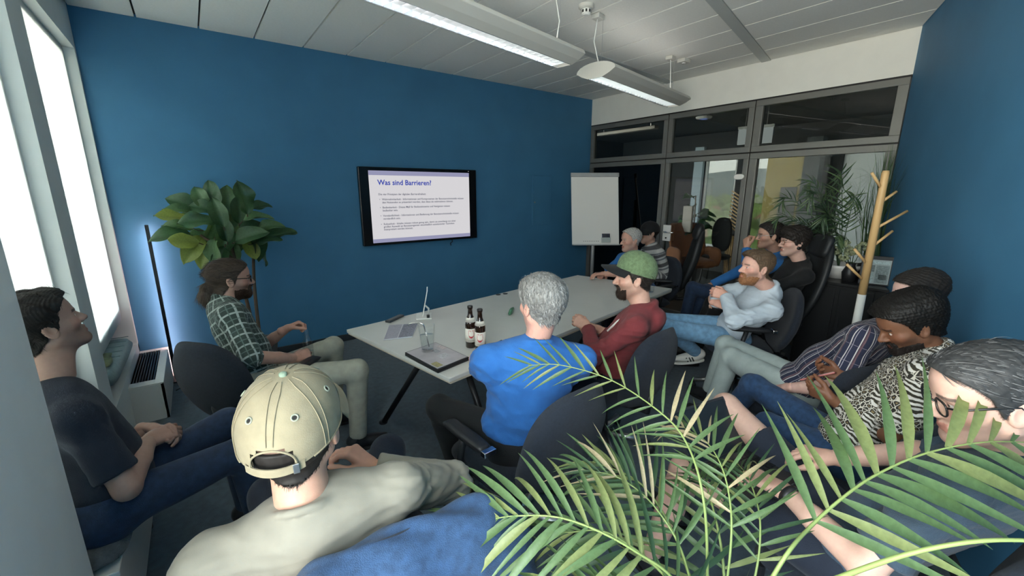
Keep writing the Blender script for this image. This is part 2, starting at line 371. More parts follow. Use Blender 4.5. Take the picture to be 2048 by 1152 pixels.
for i in range(24):
    a = 2 * math.pi * i / 24; P.append((XG - .012, 2.40 + .055 * math.copysign(abs(math.cos(a)) ** .7, math.cos(a)), 1.795 + .03 * math.copysign(abs(math.sin(a)) ** .9, math.sin(a))))
lc.prism(P, (-.022, 0, 0)).build('door_buffer', M_plw, dr, bevel=.006)
# ================================================================ the lounge beyond the glass
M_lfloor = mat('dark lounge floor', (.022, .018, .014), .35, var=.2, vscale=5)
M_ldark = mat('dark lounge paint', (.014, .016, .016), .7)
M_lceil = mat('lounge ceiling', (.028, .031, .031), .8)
M_yellow = mat('yellow wall paint', (.42, .34, .12), .7)
M_pale = mat('pale blue column', (.30, .38, .43), .6)
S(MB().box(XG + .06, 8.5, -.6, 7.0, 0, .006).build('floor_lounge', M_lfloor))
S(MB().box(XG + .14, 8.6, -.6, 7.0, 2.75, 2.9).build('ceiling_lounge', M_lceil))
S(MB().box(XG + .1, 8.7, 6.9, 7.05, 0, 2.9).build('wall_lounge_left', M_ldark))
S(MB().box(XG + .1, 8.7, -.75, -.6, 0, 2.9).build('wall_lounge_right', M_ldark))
lw = MB()
lw.box(8.5, 8.62, -.6, 7, 2.29, 2.9); lw.box(8.5, 8.62, -.6, 7, 0, .5)
for a, b in ((4.79, 7.0), (3.86, 4.14), (2.46, 2.74), (-.6, 1.9)): lw.box(8.5, 8.62, a, b, .5, 2.29)
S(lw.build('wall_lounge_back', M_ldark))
S(MB().box(8.34, 8.5, 2.95, 3.53, 0, 2.29).build('wall_lounge_yellow', M_yellow))
S(MB().box(8.42, 8.5, 4.80, 4.99, 0, 2.5).build('trim_2', M_pale))
S(MB().box(8.30, 8.5, 2.72, 2.95, 0, 2.5).build('trim_3', mat('grey column', (.05, .06, .062), .6)))
S(MB().box(8.33, 8.345, 3.0, 3.26, .01, 1.7).build('door_2', mat('grey door', (.13, .13, .12), .5), bevel=.004))
for i, (a, b, scr) in enumerate(((4.14, 4.79, 0), (3.53, 3.86, 0), (1.9, 2.46, 1))):
    f = MB()
    for p in ((a, b, .5, .55), (a, b, 2.25, 2.29), (a, a + .04, .55, 2.25), (b - .04, b, .55, 2.25)): f.box(8.53, 8.59, *p)
    w = S(f.build('window_%d' % (9 + i), M_pvc)); MB().box(8.556, 8.562, a + .03, b - .03, .54, 2.26).build('pane', M_oglass, w)
    if scr: MB().box(8.525, 8.527, a + .005, b - .005, .51, 2.28).build('roller_screen', M_screen, w)
# ================================================================ landscape outside
M_land = mat('meadow land', (.10, .14, .06), .9, var=.4, vscale=.02)
M_hill = mat('far wooded hill', (.085, .115, .105), .95, var=.25, vscale=.01)
def hill(name, c, rx, ry, h, seed, label):
    r = np.random.default_rng(seed); ph = r.uniform(0, 6, 6); N = 28; m = MB()
    def f(u, v):
        a = 2 * u - 1; b = 2 * v - 1; k = max(0, 1 - a * a) ** 1.2 * max(0, 1 - b * b)
        return (c[0] + b * rx, c[1] + a * ry, -26 + h * k * (1 + .12 * math.sin(5 * a + ph[0]) + .07 * math.sin(11 * a + ph[1]) + .04 * math.sin(23 * a + ph[2]) + .05 * math.sin(7 * b + ph[3])))
    m.grid(f, N * 2, N)
    return tag(m.build(name, M_hill, smooth=True), label, 'hill', 'hills on the horizon')
S(MB().grid(lambda u, v: (40 + 1900 * v, -700 + 2600 * u, -26 + 4 * math.sin(9 * u) * math.sin(7 * v)), 24, 24).build('ground_valley', M_land))
hill('hill', (1300, 800), 380, 900, 82, 1, 'long wooded ridge on the horizon, furthest beyond the glass door')
hill('hill', (900, 330), 220, 520, 50, 4, 'lower wooded slope in front of the furthest ridge')
tr = MB(); rr_ = np.random.default_rng(3)
ico = bmesh.new(); bmesh.ops.create_icosphere(ico, subdivisions=2, radius=1); IV = np.array([v.co for v in ico.verts]); IF = [tuple(v.index for v in f.verts) for f in ico.faces]; ico.free()
for i in range(420):
    D_ = 110 + 560 * rr_.random() ** 1.5; az_ = R(rr_.uniform(8, 42)); s = rr_.uniform(3.5, 7.5) * (1 + D_ / 700)
    p = V(D_ * math.cos(az_), D_ * math.sin(az_), -25 + s * .6)
    tr.add(IV * (s, s, s * rr_.uniform(.8, 1.25)) * (1 + .14 * wob(IV, 3, i)[:, None]) + p, IF)
tag(tr.build('tree_canopy', mat('tree leaves', (.16, .21, .05), .9, var=.6, vscale=.05), smooth=False), 'green and yellow treetops filling the valley outside', 'trees', kind='stuff')
M_hw = mat('house plaster', (.62, .58, .52), .8); M_hr = mat('house roof tile', (.30, .13, .07), .8)
for i in range(14):
    D_ = rr_.uniform(150, 480); az_ = R(rr_.uniform(16, 36)); p = (D_ * math.cos(az_), D_ * math.sin(az_), -26); w, l, h = rr_.uniform(7, 12), rr_.uniform(9, 17), rr_.uniform(9, 13)
    t = thing('house', 'small pale house with red roof among the valley trees', 'house', p, rr_.uniform(0, 3), 'houses in the valley')
    MB().box(-l / 2, l / 2, -w / 2, w / 2, 0, h).build('wall', M_hw, t)
    MB().prism([(-l / 2 - .5, -w / 2 - .5, h), (-l / 2 - .5, w / 2 + .5, h), (-l / 2 - .5, 0, h + w * .45)], (l + 1, 0, 0)).build('roof', M_hr, t)
# ================================================================ table and what lies on it
M_top = mat('light grey laminate', (.56, .56, .53), .38, var=.02)
M_edge = mat('pale wood edge', (.50, .44, .34), .5)
M_blk = mat('black metal', (.012, .013, .015), .4)
M_blkp = mat('black plastic', (.016, .017, .019), .45)
ZT = .74
TA, TB, TC_, TD = V(.715, 2.81, 0), V(.905, 1.73, 0), V(3.54, 2.20, 0), V(3.29, 3.20, 0)
tb = thing('conference_table', 'long pale grey conference table with slanted black legs', 'table', (2.1, 2.45, 0), world=True)
MB().prism([p + V(0, 0, ZT - .022) for p in (TA, TB, TC_, TD)], (0, 0, .022)).build('table_top', M_top, tb, bevel=.003)
ec = (TA + TB + TC_ + TD) / 4
def inset(p, k): return p + (ec - p) * k
MB().prism([inset(p, .006) + V(0, 0, ZT - .034) for p in (TA, TB, TC_, TD)], (0, 0, .0118)).build('edge_band', M_edge, tb)
for i, (a, b) in enumerate((((1.04, 2.24, .705), (.90, 2.77, 0)), ((1.13, 1.98, .705), (1.22, 1.72, 0)), ((3.18, 2.62, .705), (3.2, 3.05, 0)), ((3.25, 2.36, .705), (3.36, 2.15, 0)))):
    lg = MB().tube([a, b], .019, 12).build('table_leg', M_blk, tb, smooth=True); MB().lathe([(0, 0), (.03, 0), (.03, .012), (.02, .02), (0, .02)], b, 14).build('foot', M_blkp, lg)
MB().tube([(1.08, 2.1, .69), (3.2, 2.5, .69)], .02, 8).tube([(1.02, 2.32, .69), (1.15, 1.9, .69)], .02, 8).tube([(3.17, 2.68, .69), (3.27, 2.3, .69)], .02, 8).build('under_frame', M_blk, tb)
for p in ((2.08, 2.99), (2.15, 2.98)): MB().lathe([(0, 0), (.022, 0), (.022, .003), (0, .003)], (p[0], p[1], ZT), 18).build('cable_port', M_blkp, tb)
def slab(name, pts, z, h, m, parent=None, bevel=.003):
    return MB().prism([(p[0], p[1], z) for p in pts], (0, 0, h)).build(name, m, parent, bevel=bevel)
def lerp2(P, u, v):
    P = [np.asarray(p, float) for p in P]; return (P[0] * (1 - u) + P[1] * u) * (1 - v) + (P[3] * (1 - u) + P[2] * u) * v
# closed dark laptop with pale lid at the near corner
LQ = [(.845, 2.14), (.885, 1.815), (1.10, 1.865), (1.06, 2.185)]
lap = thing('laptop', 'closed black laptop with pale lilac lid, under the water glass', 'laptop', (.97, 2.0, ZT), world=True)
slab('base', LQ, ZT, .012, M_blkp, lap)
ld = slab('lid', LQ, ZT + .013, .008, M_blkp, lap)
slab('lid_skin', [lerp2(LQ, *q) for q in ((.03, .03), (.97, .03), (.97, .97), (.03, .97))], ZT + .0212, .0012, mat('lilac grey lid', (.43, .40, .42), .35, var=.12, vscale=14), lap, 0)
for q, c, nm in (((.74, .06, .93, .24), (.30, .27, .12), 'sticker'), ((.55, .45, .72, .72), (.46, .46, .48), 'sticker'), ((.3, .55, .45, .7), (.30, .30, .33), 'sticker'), ((.2, .82, .4, .95), (.5, .42, .42), 'sticker')):
    u0, v0, u1, v1 = q; slab(nm, [lerp2(LQ, a, b) for a, b in ((u0, v0), (u1, v0), (u1, v1), (u0, v1))], ZT + .0226, .0006, mat('sticker %g' % c[1] + str(u0), c, .4, var=.3, vscale=120), ld, 0)
def text(name, s, size, M4, m, parent, ext=.0002, align='LEFT', bold=0):
    cu = bpy.data.curves.new(name, 'FONT'); cu.materials.append(m); cu.body = s; cu.size = size; cu.extrude = ext; cu.align_x = align; cu.resolution_u = 2; cu.offset = bold
    tmp = bpy.data.objects.new('tmp_text', cu); COL.objects.link(tmp); me = bpy.data.meshes.new_from_object(tmp.evaluated_get(bpy.context.evaluated_depsgraph_get())); bpy.data.objects.remove(tmp); me.name = name
    o = bpy.data.objects.new(name, me); COL.objects.link(o); o.parent = parent
    if len(me.materials) == 0: me.materials.append(m)
    if parent is not None and parent.get('_w'): o.matrix_parent_inverse = Matrix.Translation(-Vector(parent.location))
    o.matrix_basis = M4; return o
def frame4(o, x, y):
    x = nrm(x); y = nrm(np.asarray(y) - x * (np.asarray(y) @ x)); z = np.cross(x, y); return Matrix(((x[0], y[0], z[0], o[0]), (x[1], y[1], z[1], o[1]), (x[2], y[2], z[2], o[2]), (0, 0, 0, 1)))
# silver tablet with its keyboard half dark
TQ = [(.835, 2.45), (1.005, 2.40), (1.15, 2.63), (.975, 2.72)]
tbk = thing('tablet_folio', 'thin silver folio with dark speckled right half, lying open on the table', 'tablet', (1.0, 2.55, ZT), world=True)
slab('cover', TQ, ZT, .006, mat('silver sheet', (.55, .55, .58), .4), tbk)
slab('left_page', [lerp2(TQ, *q) for q in ((.02, .03), (.46, .03), (.46, .97), (.02, .97))], ZT + .0062, .001, mat('lilac page', (.37, .36, .42), .6, var=.1, vscale=60), tbk, 0)
slab('right_page', [lerp2(TQ, *q) for q in ((.5, .03), (.98, .03), (.98, .97), (.5, .97))], ZT + .0062, .001, mat('printed page', (.24, .24, .29), .6, var=.55, vscale=160), tbk, 0)
rm = thing('remote_control', 'slim dark remote control at the table edge by the screen wall', 'remote', (1.06, 2.83, ZT), R(32))
MB().box(-.085, .085, -.022, .022, 0, .016).build('body', mat('dark grey plastic', (.05, .055, .06), .4), rm, bevel=.005)
for i in range(6): MB().box(-.06 + .02 * i, -.048 + .02 * i, -.012, .012, .016, .018).build('button', mat('grey button', (.16, .17, .18), .5), rm, bevel=.001)
ts = thing('tablet_stand', 'small tablet on a white stand, seen almost edge-on', 'tablet', (1.26, 2.77, ZT), R(244))
MB().box(-.075, .075, -.055, .055, 0, .008).build('stand_base', M_plw, ts, bevel=.003)
MB().tube([(0, .03, .008), (0, .035, .06), (0, .005, .09)], .007, 8).build('stand_arm', M_plw, ts, smooth=True)
MB().hexa([(-.07, -.012, .02), (.07, -.012, .02), (.07, -.005, .02), (-.07, -.005, .02), (-.07, .028, .21), (.07, .028, .21), (.07, .035, .21), (-.07, .035, .21)]).build('tablet_body', M_plw, ts, bevel=.002)
MB().hexa([(-.063, -.0128, .028), (.063, -.0128, .028), (.063, -.0122, .028), (-.063, -.0122, .028), (-.063, .0265, .203), (.063, .0265, .203), (.063, .0272, .203), (-.063, .0272, .203)]).build('display', mat('dark display', (.05, .09, .08), .15), ts)
MB().lathe([(0, 0), (.011, 0), (.011, .02), (0, .02)], (.055, .03, .008), 14).build('plug', M_blkp, ts)
# glass of water with a bent steel straw, on the laptop
M_glass = glass_mat('clear glass', (.965, .975, .975), 1.3)
M_glass2 = M_glass
def tumbler(name, label, loc, h, r, straw=False):
    t = thing(name, label, 'glass', loc)
    pr = [(0, .001), (r * .72, .001), (r * .76, .02), (r * .86, h * .5), (r, h), (r * .95, h), (r * .81, h * .5), (r * .70, .016), (0, .014)]
    MB().lathe(pr, (0, 0, 0), 24).build('cup', M_glass, t, smooth=True)
    MB().lathe([(0, .017), (r * .68, .017), (r * .80, h * .5), (r * .84, h * .62), (0, h * .62)], (0, 0, 0), 24).build('water', glass_mat('water', (.96, .975, .975), .8, 0, 1.33), t, smooth=True)
    if straw: MB().tube([(.015, .01, .02), (-.012, -.004, .13), (-.02, -.006, .162), (-.035, .01, .172), (-.075, .05, .165), (-.083, .058, .15)], .0035, 8).build('straw', M_chrome, t, smooth=True)
    return t
tumbler('water_glass', 'tall water glass with bent metal straw on the closed laptop', (.955, 2.075, ZT + .0235), .155, .046, True)
# two beer bottles
M_beer = mat('dark brown bottle glass', (.018, .009, .005), .06, spec=.8, coat=.5)
M_lab = mat('paper label', (.70, .67, .60), .6); M_red = mat('label red', (.42, .03, .04), .5); M_ink = mat('ink', (.03, .03, .03), .6)
def bottle(loc, rz, label):
    t = thing('beer_bottle', label, 'bottle', loc, rz, 'beer bottles on the table')
    pr = [(0, .002), (.028, .002), (.031, .008), (.031, .145), (.029, .158), (.019, .19), (.0145, .205), (.0135, .236), (.0155, .238), (.0155, .246), (.013, .248), (0, .248)]
    MB().lathe(pr, (0, 0, 0), 28).build('glass_body', M_beer, t, smooth=True)
    MB().lathe([(.0135, .243), (.0165, .243), (.0168, .252), (.014, .256), (0, .256)], (0, 0, 0), 20).build('cap', mat('black cap', (.02, .02, .02), .3), t, smooth=True)
    lb = MB().lathe([(.0314, .04), (.0318, .04), (.0318, .122), (.0314, .122)], (0, 0, 0), 28).build('label', M_lab, t, smooth=True)
    MB().lathe([(.0303, .163), (.0307, .160), (.0225, .186), (.0221, .186)], (0, 0, 0), 24).build('neck_label', M_lab, t, smooth=True)
    # red shield with a white spade, wrapped round the label
    def wrap(pts, r, nm, m):
        P = [(r * math.sin(x / r), -r * math.cos(x / r), z) for x, z in pts]; c = (r * math.sin(0), -r, sum(p[1] for p in pts) / len(pts))
        k = MB(); k.add([c] + P, [(0, i + 1, (i + 1) % len(P) + 1) for i in range(len(P))]); return k.build(nm, m, lb)
    wrap([(-.017, .113), (-.006, .113), (0, .111), (.006, .113), (.017, .113), (.018, .09), (.014, .074), (.006, .066), (0, .064), (-.006, .066), (-.014, .074), (-.018, .09)], .0322, 'shield', M_red)
    wrap([(-.004, .113), (.004, .113), (.004, .104), (.010, .102), (.011, .088), (.006, .078), (0, .075), (-.006, .078), (-.011, .088), (-.010, .102), (-.004, .104)], .0325, 'spade', M_lab)
    for i, ch in enumerate('SPATEN'):
        a = (i - 2.5) * .0062 / .0322; text('letter', ch, .0085, frame4((.0323 * math.sin(a) - .0026 * math.cos(a), -.0323 * math.cos(a) - .0026 * math.sin(a), .047), (math.cos(a), math.sin(a), 0), (0, 0, 1)), M_ink, lb, .0001)
bottle((1.215, 2.035, ZT), R(-24), 'brown beer bottle standing just behind its twin on the table')
bottle((1.225, 1.945, ZT), R(-36), 'front one of two beer bottles, red shield emblem on its label')
ph = thing('smartphone', 'black phone lying on the table beside the beer bottles', 'phone', (1.36, 1.95, ZT), R(20))
MB().box(-.075, .075, -.037, .037, 0, .009).build('body', M_blkp, ph, bevel=.004)
MB().box(-.07, .07, -.033, .033, .009, .0096).build('screen', mat('black gloss', (.005, .005, .006), .08), ph)
gp = pad(.10, .06, .025, nu=8, nv=8).build('snack_pouch', mat('green foil', (.07, .20, .12), .35), None)
weld(gp); gp.location = (1.80, 2.42, ZT + .03); gp.rotation_euler = (R(20), R(5), R(40)); tag(gp, 'small green pouch on the table beyond the grey-haired man', 'pouch')
wb = thing('glass_carafe', 'clear glass carafe at the far end of the table behind the green cap', 'carafe', (3.24, 2.24, ZT))
MB().lathe([(0, .002), (.038, .002), (.042, .03), (.040, .10), (.022, .15), (.018, .19), (.026, .215), (.024, .215), (.016, .19), (.020, .15), (.037, .10), (.039, .03), (.034, .008), (0, .008)], (0, 0, 0), 24).build('body', M_glass2, wb, smooth=True)
fb = thing('plastic_bottle', 'clear plastic water bottle on the floor by the hoodie man\'s chair', 'bottle', (2.60, 1.80, 0))
MB().lathe([(0, .002), (.032, .002), (.034, .02), (.031, .06), (.034, .1), (.031, .14), (.034, .19), (.014, .25), (.013, .265), (0, .265)], (0, 0, 0), 20).build('body', M_glass2, fb, smooth=True)
MB().lathe([(.015, .262), (.0155, .28), (0, .281)], (0, 0, 0), 16).build('cap', mat('blue cap', (.1, .2, .45), .4), fb, smooth=True)
# ================================================================ wall screen
tv = thing('tv_screen', 'large black wall television showing a German slide', 'television', (2.17, YT, 1.47), world=True)
x0, x1, z0, z1 = 1.447, 2.905, 1.047, 1.893
MB().box(x0, x1, YT - .062, YT - .012, z0, z1).build('housing', mat('gloss black', (.006, .007, .008), .2), tv, bevel=.006)
MB().box(1.9, 2.45, YT - .012, YT, 1.25, 1.7).build('wall_bracket', M_blk, tv)
sx0, sx1, sz0, sz1 = 1.552, 2.80, 1.075, 1.855; yS = YT - .0632
def emit(name, c, s=1.0): return mat(name, (0, 0, 0), .4, emis=c, estr=s * 2 ** -vs.exposure, spec=.2)
def panel(nm, a, b, c, d, m, y, par): return MB().box(a, b, y, y + .001, c, d).build(nm, m, par)
scn = panel('display', sx0, sx1, sz0, sz1, emit('screen white', lin(213, 211, 214)), yS, tv)
panel('header_bar', sx0, sx1, sz1 - .048, sz1, emit('screen lavender', lin(148, 148, 178)), yS - .0006, tv); panel('footer_bar', sx0, sx1, sz0, sz0 + .042, emit('screen lavender', 0), yS - .0006, tv)
M_tb = emit('screen blue', lin(52, 68, 168)); M_tg = emit('screen grey', lin(78, 80, 100))
def st(s, x, z, size, m, nm='slide_text'): return text(nm, s, size, frame4((x, yS - .0012, z), (1, 0, 0), (0, 0, 1)), m, scn, .0001, bold=.0016 if size > .05 else .0004)
st('Was sind Barrieren?', 1.645, 1.705, .078, M_tb, 'slide_title')
for s, x, z in (('Die vier Prinzipien der digitalen Barrierefreiheit:', 1.645, 1.595),
    ('•', 1.652, 1.540), ('Wahrnehmbarkeit - Informationen und Komponenten der Benutzerschnittstelle müssen', 1.682, 1.540), ('den Nutzenden so präsentiert werden, dass diese sie wahrnehmen können.', 1.682, 1.507),
    ('•', 1.652, 1.452), ('Bedienbarkeit - Dieses Maß für Bedienelemente und Navigation müssen', 1.682, 1.452), ('bedienbar sein.', 1.682, 1.419),
    ('•', 1.652, 1.362), ('Verständlichkeit - Informationen und Bedienung der Benutzerschnittstelle müssen', 1.682, 1.362), ('verständlich sein.', 1.682, 1.329),
    ('•', 1.652, 1.270), ('Robustheit - Inhalte müssen robust genug sein, damit sie zuverlässig von einer', 1.682, 1.270), ('großen Auswahl an Benutzeragenten einschließlich assistierender Techniken', 1.682, 1.240), ('interpretiert werden können.', 1.682, 1.210)):
    st(s, x, z, .029, M_tg)
panel('status_light', 2.79, 2.80, 1.872, 1.876, emit('white led', (1, 1, 1), 1), YT - .0628, tv)
MB().tube([(2.55, YT - .02, 1.06), (2.56, YT - .03, 1.02), (2.54, YT - .012, 1.0), (2.55, YT - .006, .97)], .006, 6).build('cable', M_blkp, tv)
cb = thing('wall_cabinet', 'flush blue service hatch in the screen wall', 'hatch', (4.05, YT, 1.5), world=True)
MB().box(3.865, 4.235, YT - .012, YT, 1.153, 1.853).build('hatch_frame', M_blue, cb, bevel=.003)
MB().box(3.878, 4.222, YT - .017, YT - .0125, 1.166, 1.84).build('hatch_door', M_blue, cb, bevel=.002)
MB().lathe([(0, 0), (.012, 0), (.012, .004), (0, .004)], (3.905, YT - .017, 1.48), 14, (0, -1, 0)).build('hatch_lock', M_steel, cb)
# ================================================================ pendant lights
M_lamp = mat('cream lamp shell', (.58, .57, .52), .45); M_refl = mat('louver aluminium', (.85, .87, .90), .25, metal=.6, spec=.8)
U = nrm((1, .196, 0)); Wn = nrm((.196, -1, 0)); P0 = V(2.225, 2.445, 2.5)
M_tube = mat('lit tube', (.9, .9, .9), .4, emis=(1, .98, .94), estr=3.5)
blade_me = None
def pendant(label, t0, t1, cords):
    t = thing('pendant_light', label, 'lamp', tuple(P0 + U * (t0 + t1) / 2 + Wn * .06), world=True, group='pendant lights')
    def q(a, w, z): return P0 + U * a + Wn * w + V(0, 0, z)
    sec = [(-.002, .0), (-.06, .022), (-.108, .05)] + [(.0635 - .1725 * math.cos(math.pi * i / 10), .052 + .062 * math.sin(math.pi * i / 10)) for i in range(11)] + [(.235, .05), (.185, .022), (.128, .0), (.126, .006), (.112, .048), (.014, .048), (0, .006)]
    shell = MB(); n = len(sec); shell.add([q(t0, *s) for s in sec] + [q(t1, *s) for s in sec], [(i, (i + 1) % n, n + (i + 1) % n, n + i) for i in range(n)]); shell.build('shell', M_lamp, t)
    for a, d in ((t0, -1), (t1, 1)):
        cap = [sec[i] for i in range(0, 17)] + []
        MB().prism([q(a, *s) for s in cap], U * .004 * d).build('end_cap', M_lamp, t)
    MB().hexa([q(t0, .0, .0), q(t1, .0, .0), q(t1, .006, .0), q(t0, .006, .0), q(t0, .012, .046), q(t1, .012, .046), q(t1, .016, .046), q(t0, .016, .046)]).build('reflector', M_refl, t)
    MB().hexa([q(t0, .120, .0), q(t1, .120, .0), q(t1, .126, .0), q(t0, .126, .0), q(t0, .110, .046), q(t1, .110, .046), q(t1, .114, .046), q(t0, .114, .046)]).build('reflector', M_refl, t)
    MB().tube([q(t0 + .05, .063, .036), q(t1 - .05, .063, .036)], .008, 10).build('tube', M_tube, t, smooth=True)
    MB().hexa([q(t0 + .04, .0, .116), q(t1 - .04, .0, .116), q(t1 - .04, .12, .116), q(t0 + .04, .12, .116), q(t0 + .04, .01, .122), q(t1 - .04, .01, .122), q(t1 - .04, .11, .122), q(t0 + .04, .11, .122)]).build('added_uplight', mat('added uplight glow', (.8, .8, .8), .5, emis=(1, .97, .92), estr=.6), t)  # added glowing strip on the shell's top, only there to brighten the ceiling
    nb = int((t1 - t0 - .06) / .058); bm_ = None
    for i in range(nb + 1):
        c = q(t0 + .03 + i * .058, .063, 0)
        if bm_ is None:
            k = MB(); a_ = V(0, 0, 0)
            def l(u, w, z): return U * u + Wn * w + V(0, 0, z)
            k.hexa([l(-.001, -.06, 0), l(.001, -.06, 0), l(.001, .06, 0), l(-.001, .06, 0), l(-.009, -.049, .03), l(.009, -.049, .03), l(.009, .049, .03), l(-.009, .049, .03)]); bl = k.build('louver_blade', M_refl, t); bm_ = bl.data; bl.location = c
        else: bl = link('louver_blade', bm_, None, t); bl.location = c
    for a, slack in cords:
        top = q(a + .02, .03, 2.96 - 2.5); bot = q(a, .063, .112)
        MB().tube([bot, bot * .55 + top * .45 + V(slack, -slack * .6, 0), bot * .2 + top * .8 + V(slack * .6, 0, 0), top], .0042, 8).build('cable', M_plw, t, smooth=True)
        MB().tube([bot + V(.03, 0, 0), (bot[0] + .03, bot[1], 2.96)], .0012, 5).build('suspension_wire', M_steel, t)
        c = top; MB().obox(c + V(0, 0, -.014), U, Wn, (0, 0, 1), .045, .035, .016).build('ceiling_box', M_lamp, t, bevel=.004)
    return t
pendant('long pendant louvre light nearer the camera, cut by the top edge', -2.3, 0, ((-.10, .025), (-2.1, .02)))
pendant('shorter pendant louvre light hanging towards the glass wall', .42, 1.97, ((.46, -.03), (1.86, .0)))
sm = thing('smoke_detector', 'round white smoke detector on the ceiling above the lights', 'detector', (2.50, 2.44, ZC))
MB().lathe([(0, 0), (.055, 0), (.055, -.022), (.045, -.03), (0, -.03)], (0, 0, 0), 24).build('mount_plate', M_lamp, sm, smooth=False)
MB().lathe([(.034, -.03), (.034, -.062), (.022, -.07), (0, -.07)], (0, 0, 0), 20).build('sensor_head', M_plw, sm)
for i in range(8): a = i * math.pi / 4; MB().obox((.034 * math.cos(a), .034 * math.sin(a), -.046), (math.cos(a), math.sin(a), 0), (-math.sin(a), math.cos(a), 0), (0, 0, 1), .002, .006, .009).build('vent_slot', M_dark, sm)
cv = thing('ceiling_sensor', 'small cream box on the ceiling near the white bulkhead', 'sensor', (4.27, 2.75, ZC - .035)); MB().box(-.055, .055, -.045, .045, 0, .035).build('cover', M_lamp, cv, bevel=.006); MB().lathe([(0, 0), (.02, 0), (.015, -.006), (0, -.008)], (0, 0, 0), 16).build('lens', M_plw, cv)
# ================================================================ flip chart
fc = thing('flip_chart', 'blank white flip chart on a grey post in the far corner', 'flip chart', (4.5, 4.1, 0), world=True)
TL, TR, BL = V(4.315, 4.395, 1.875), V(4.852, 4.0, 1.875), V(4.235, 4.245, .885); ex = nrm(TR - TL); ey = nrm(TL - BL); en = nrm(np.cross(ey, ex)); en = en if en @ (-V(4.5, 4.1, 0)) > 0 else -en
Wd = np.linalg.norm(TR - TL); Hh = np.linalg.norm(TL - BL); cc = BL + ex * Wd / 2 + ey * Hh / 2
M_wb = mat('white board', (.80, .80, .77), .35); M_alu = mat('grey aluminium', (.42, .43, .43), .4, metal=.4)
MB().obox(cc - en * .01, ex, ey, en, Wd / 2, Hh / 2, .008).build('board', M_wb, fc, bevel=.004)
MB().obox(cc + en * .001 + ey * .0, ex, ey, en, Wd / 2 - .008, Hh / 2 - .03, .002).build('paper_pad', mat('blank paper', (.84, .83, .79), .7), fc)
MB().obox(cc + ey * (Hh / 2 - .02) + en * .008, ex, ey, en, Wd / 2 + .006, .028, .014).build('clamp_bar', M_alu, fc, bevel=.005)
MB().obox(cc - ey * (Hh / 2 - .008) + en * .02, ex, ey, en, Wd / 2, .008, .03).build('pen_tray', M_alu, fc, bevel=.003)
pf = cc - en * .05; MB().tube([(pf[0], pf[1], .03), (pf[0], pf[1], 1.5)], .026, 14).build('post', M_alu, fc, smooth=True)
MB().lathe([(0, 0), (.27, 0), (.27, .012), (.05, .03), (0, .03)], (pf[0], pf[1], 0), 32).build('base_plate', M_alu, fc)
ps = cc + ex * (.135 * Wd / .667) * 1.05 - ey * (Hh / 2 - .075) + en * .02
bx = MB().obox(ps, ex, ey, en, .062, .035, .018).build('marker_box', mat('clear tray', (.45, .5, .48), .3), fc, bevel=.003)
for i in range(8):
    c = ps + ex * (-.05 + i * .0143) + ey * .06 + en * .004; MB().tube([c - ey * .03, c + ey * .03], .0058, 8).build('marker', M_blkp if i % 2 else mat('navy marker', (.03, .05, .12), .4), bx, smooth=True)
for i in range(9): MB().lathe([(0, 0), (.006, 0), (.006, .005), (0, .006)], cc - ex * (.17 - i * .026) - ey * (Hh / 2 - .06) + en * .003, 10, en).build('magnet', mat('grey magnet', (.28, .28, .28), .4), fc)
# ================================================================ coat stand
M_wood = mat('pale beech wood', (.58, .38, .17), .5, var=.12, vscale=14, stretch=(1, 1, .12))
cs = thing('coat_stand', 'pale wooden coat stand with angled pegs and white lower pole', 'coat stand', (3.62, .81, 0))
MB().tube([(0, 0, .95), (0, 0, 1.755), (0, 0, 1.772)], [.0245, .021, .017], 18).build('pole', M_wood, cs, smooth=True)
MB().tube([(0, 0, .03), (0, 0, .95)], [.026, .0245], 18).build('painted_pole', mat('white paint', (.72, .72, .68), .5), cs, smooth=True)
MB().lathe([(0, 0), (.2, 0), (.2, .02), (.06, .04), (0, .04)], (0, 0, 0), 28).build('foot_plate', M_wood, cs)
lf = V(-.80, .60, 0)
for z0_, dz, ll in ((1.665, .085, .055), (1.575, .06, -.06), (1.405, .10, -.15), (1.285, .09, -.085), (1.165, .09, .075), (1.05, .10, .105)):
    MB().tube([lf * .012 * np.sign(ll) + V(0, 0, z0_), lf * (ll * 1.08 + .03 * np.sign(ll)) + V(0, 0, z0_ + dz * 1.1)], .0085, 10).build('peg', M_wood, cs, smooth=True)
# ================================================================ sideboard in the corner
sb = thing('sideboard', 'black sideboard in the corner under the plants', 'sideboard', (4.68, 1.2, 0), world=True)
def par_(x0_, x1_, off0, y1_, z0_, z1_): return MB().prism([(x0_, yr(x0_) + off0, z0_), (x1_, yr(x1_) + off0, z0_), (x1_, y1_, z0_), (x0_, y1_, z0_)], (0, 0, z1_ - z0_))
M_sb = mat('black lacquer', (.012, .013, .014), .35)
par_(4.30, 4.98, .03, 1.40, .06, .86).build('body', M_sb, sb, bevel=.004); par_(4.28, 4.99, .02, 1.42, .862, .885).build('top', M_sb, sb, bevel=.003)
MB().box(4.33, 4.95, 1.0, 1.36, 0, .06).build('plinth', M_blk, sb)
for k in range(2):
    a, b = (4.296, .88 + .26 * k), (4.296, 1.11 + .26 * k); dd = MB().box(4.284, 4.298, a[1], b[1], .09, .84).build('door', M_sb, sb, bevel=.003); MB().box(4.274, 4.284, b[1] - .03, b[1] - .02, .45, .6).build('handle', M_blk, dd)
nf = thing('framed_notice', 'black framed printed sheet leaning beside the coat stand', 'picture frame', (4.42, .93, .886), R(-74))
MB().box(-.10, .10, -.006, .006, 0, .24).build('frame', M_blkp, nf, bevel=.003)
sh_ = MB().box(-.088, .088, -.0075, -.0062, .012, .21).build('sheet', mat('grey green paper', (.36, .42, .42), .5), nf)
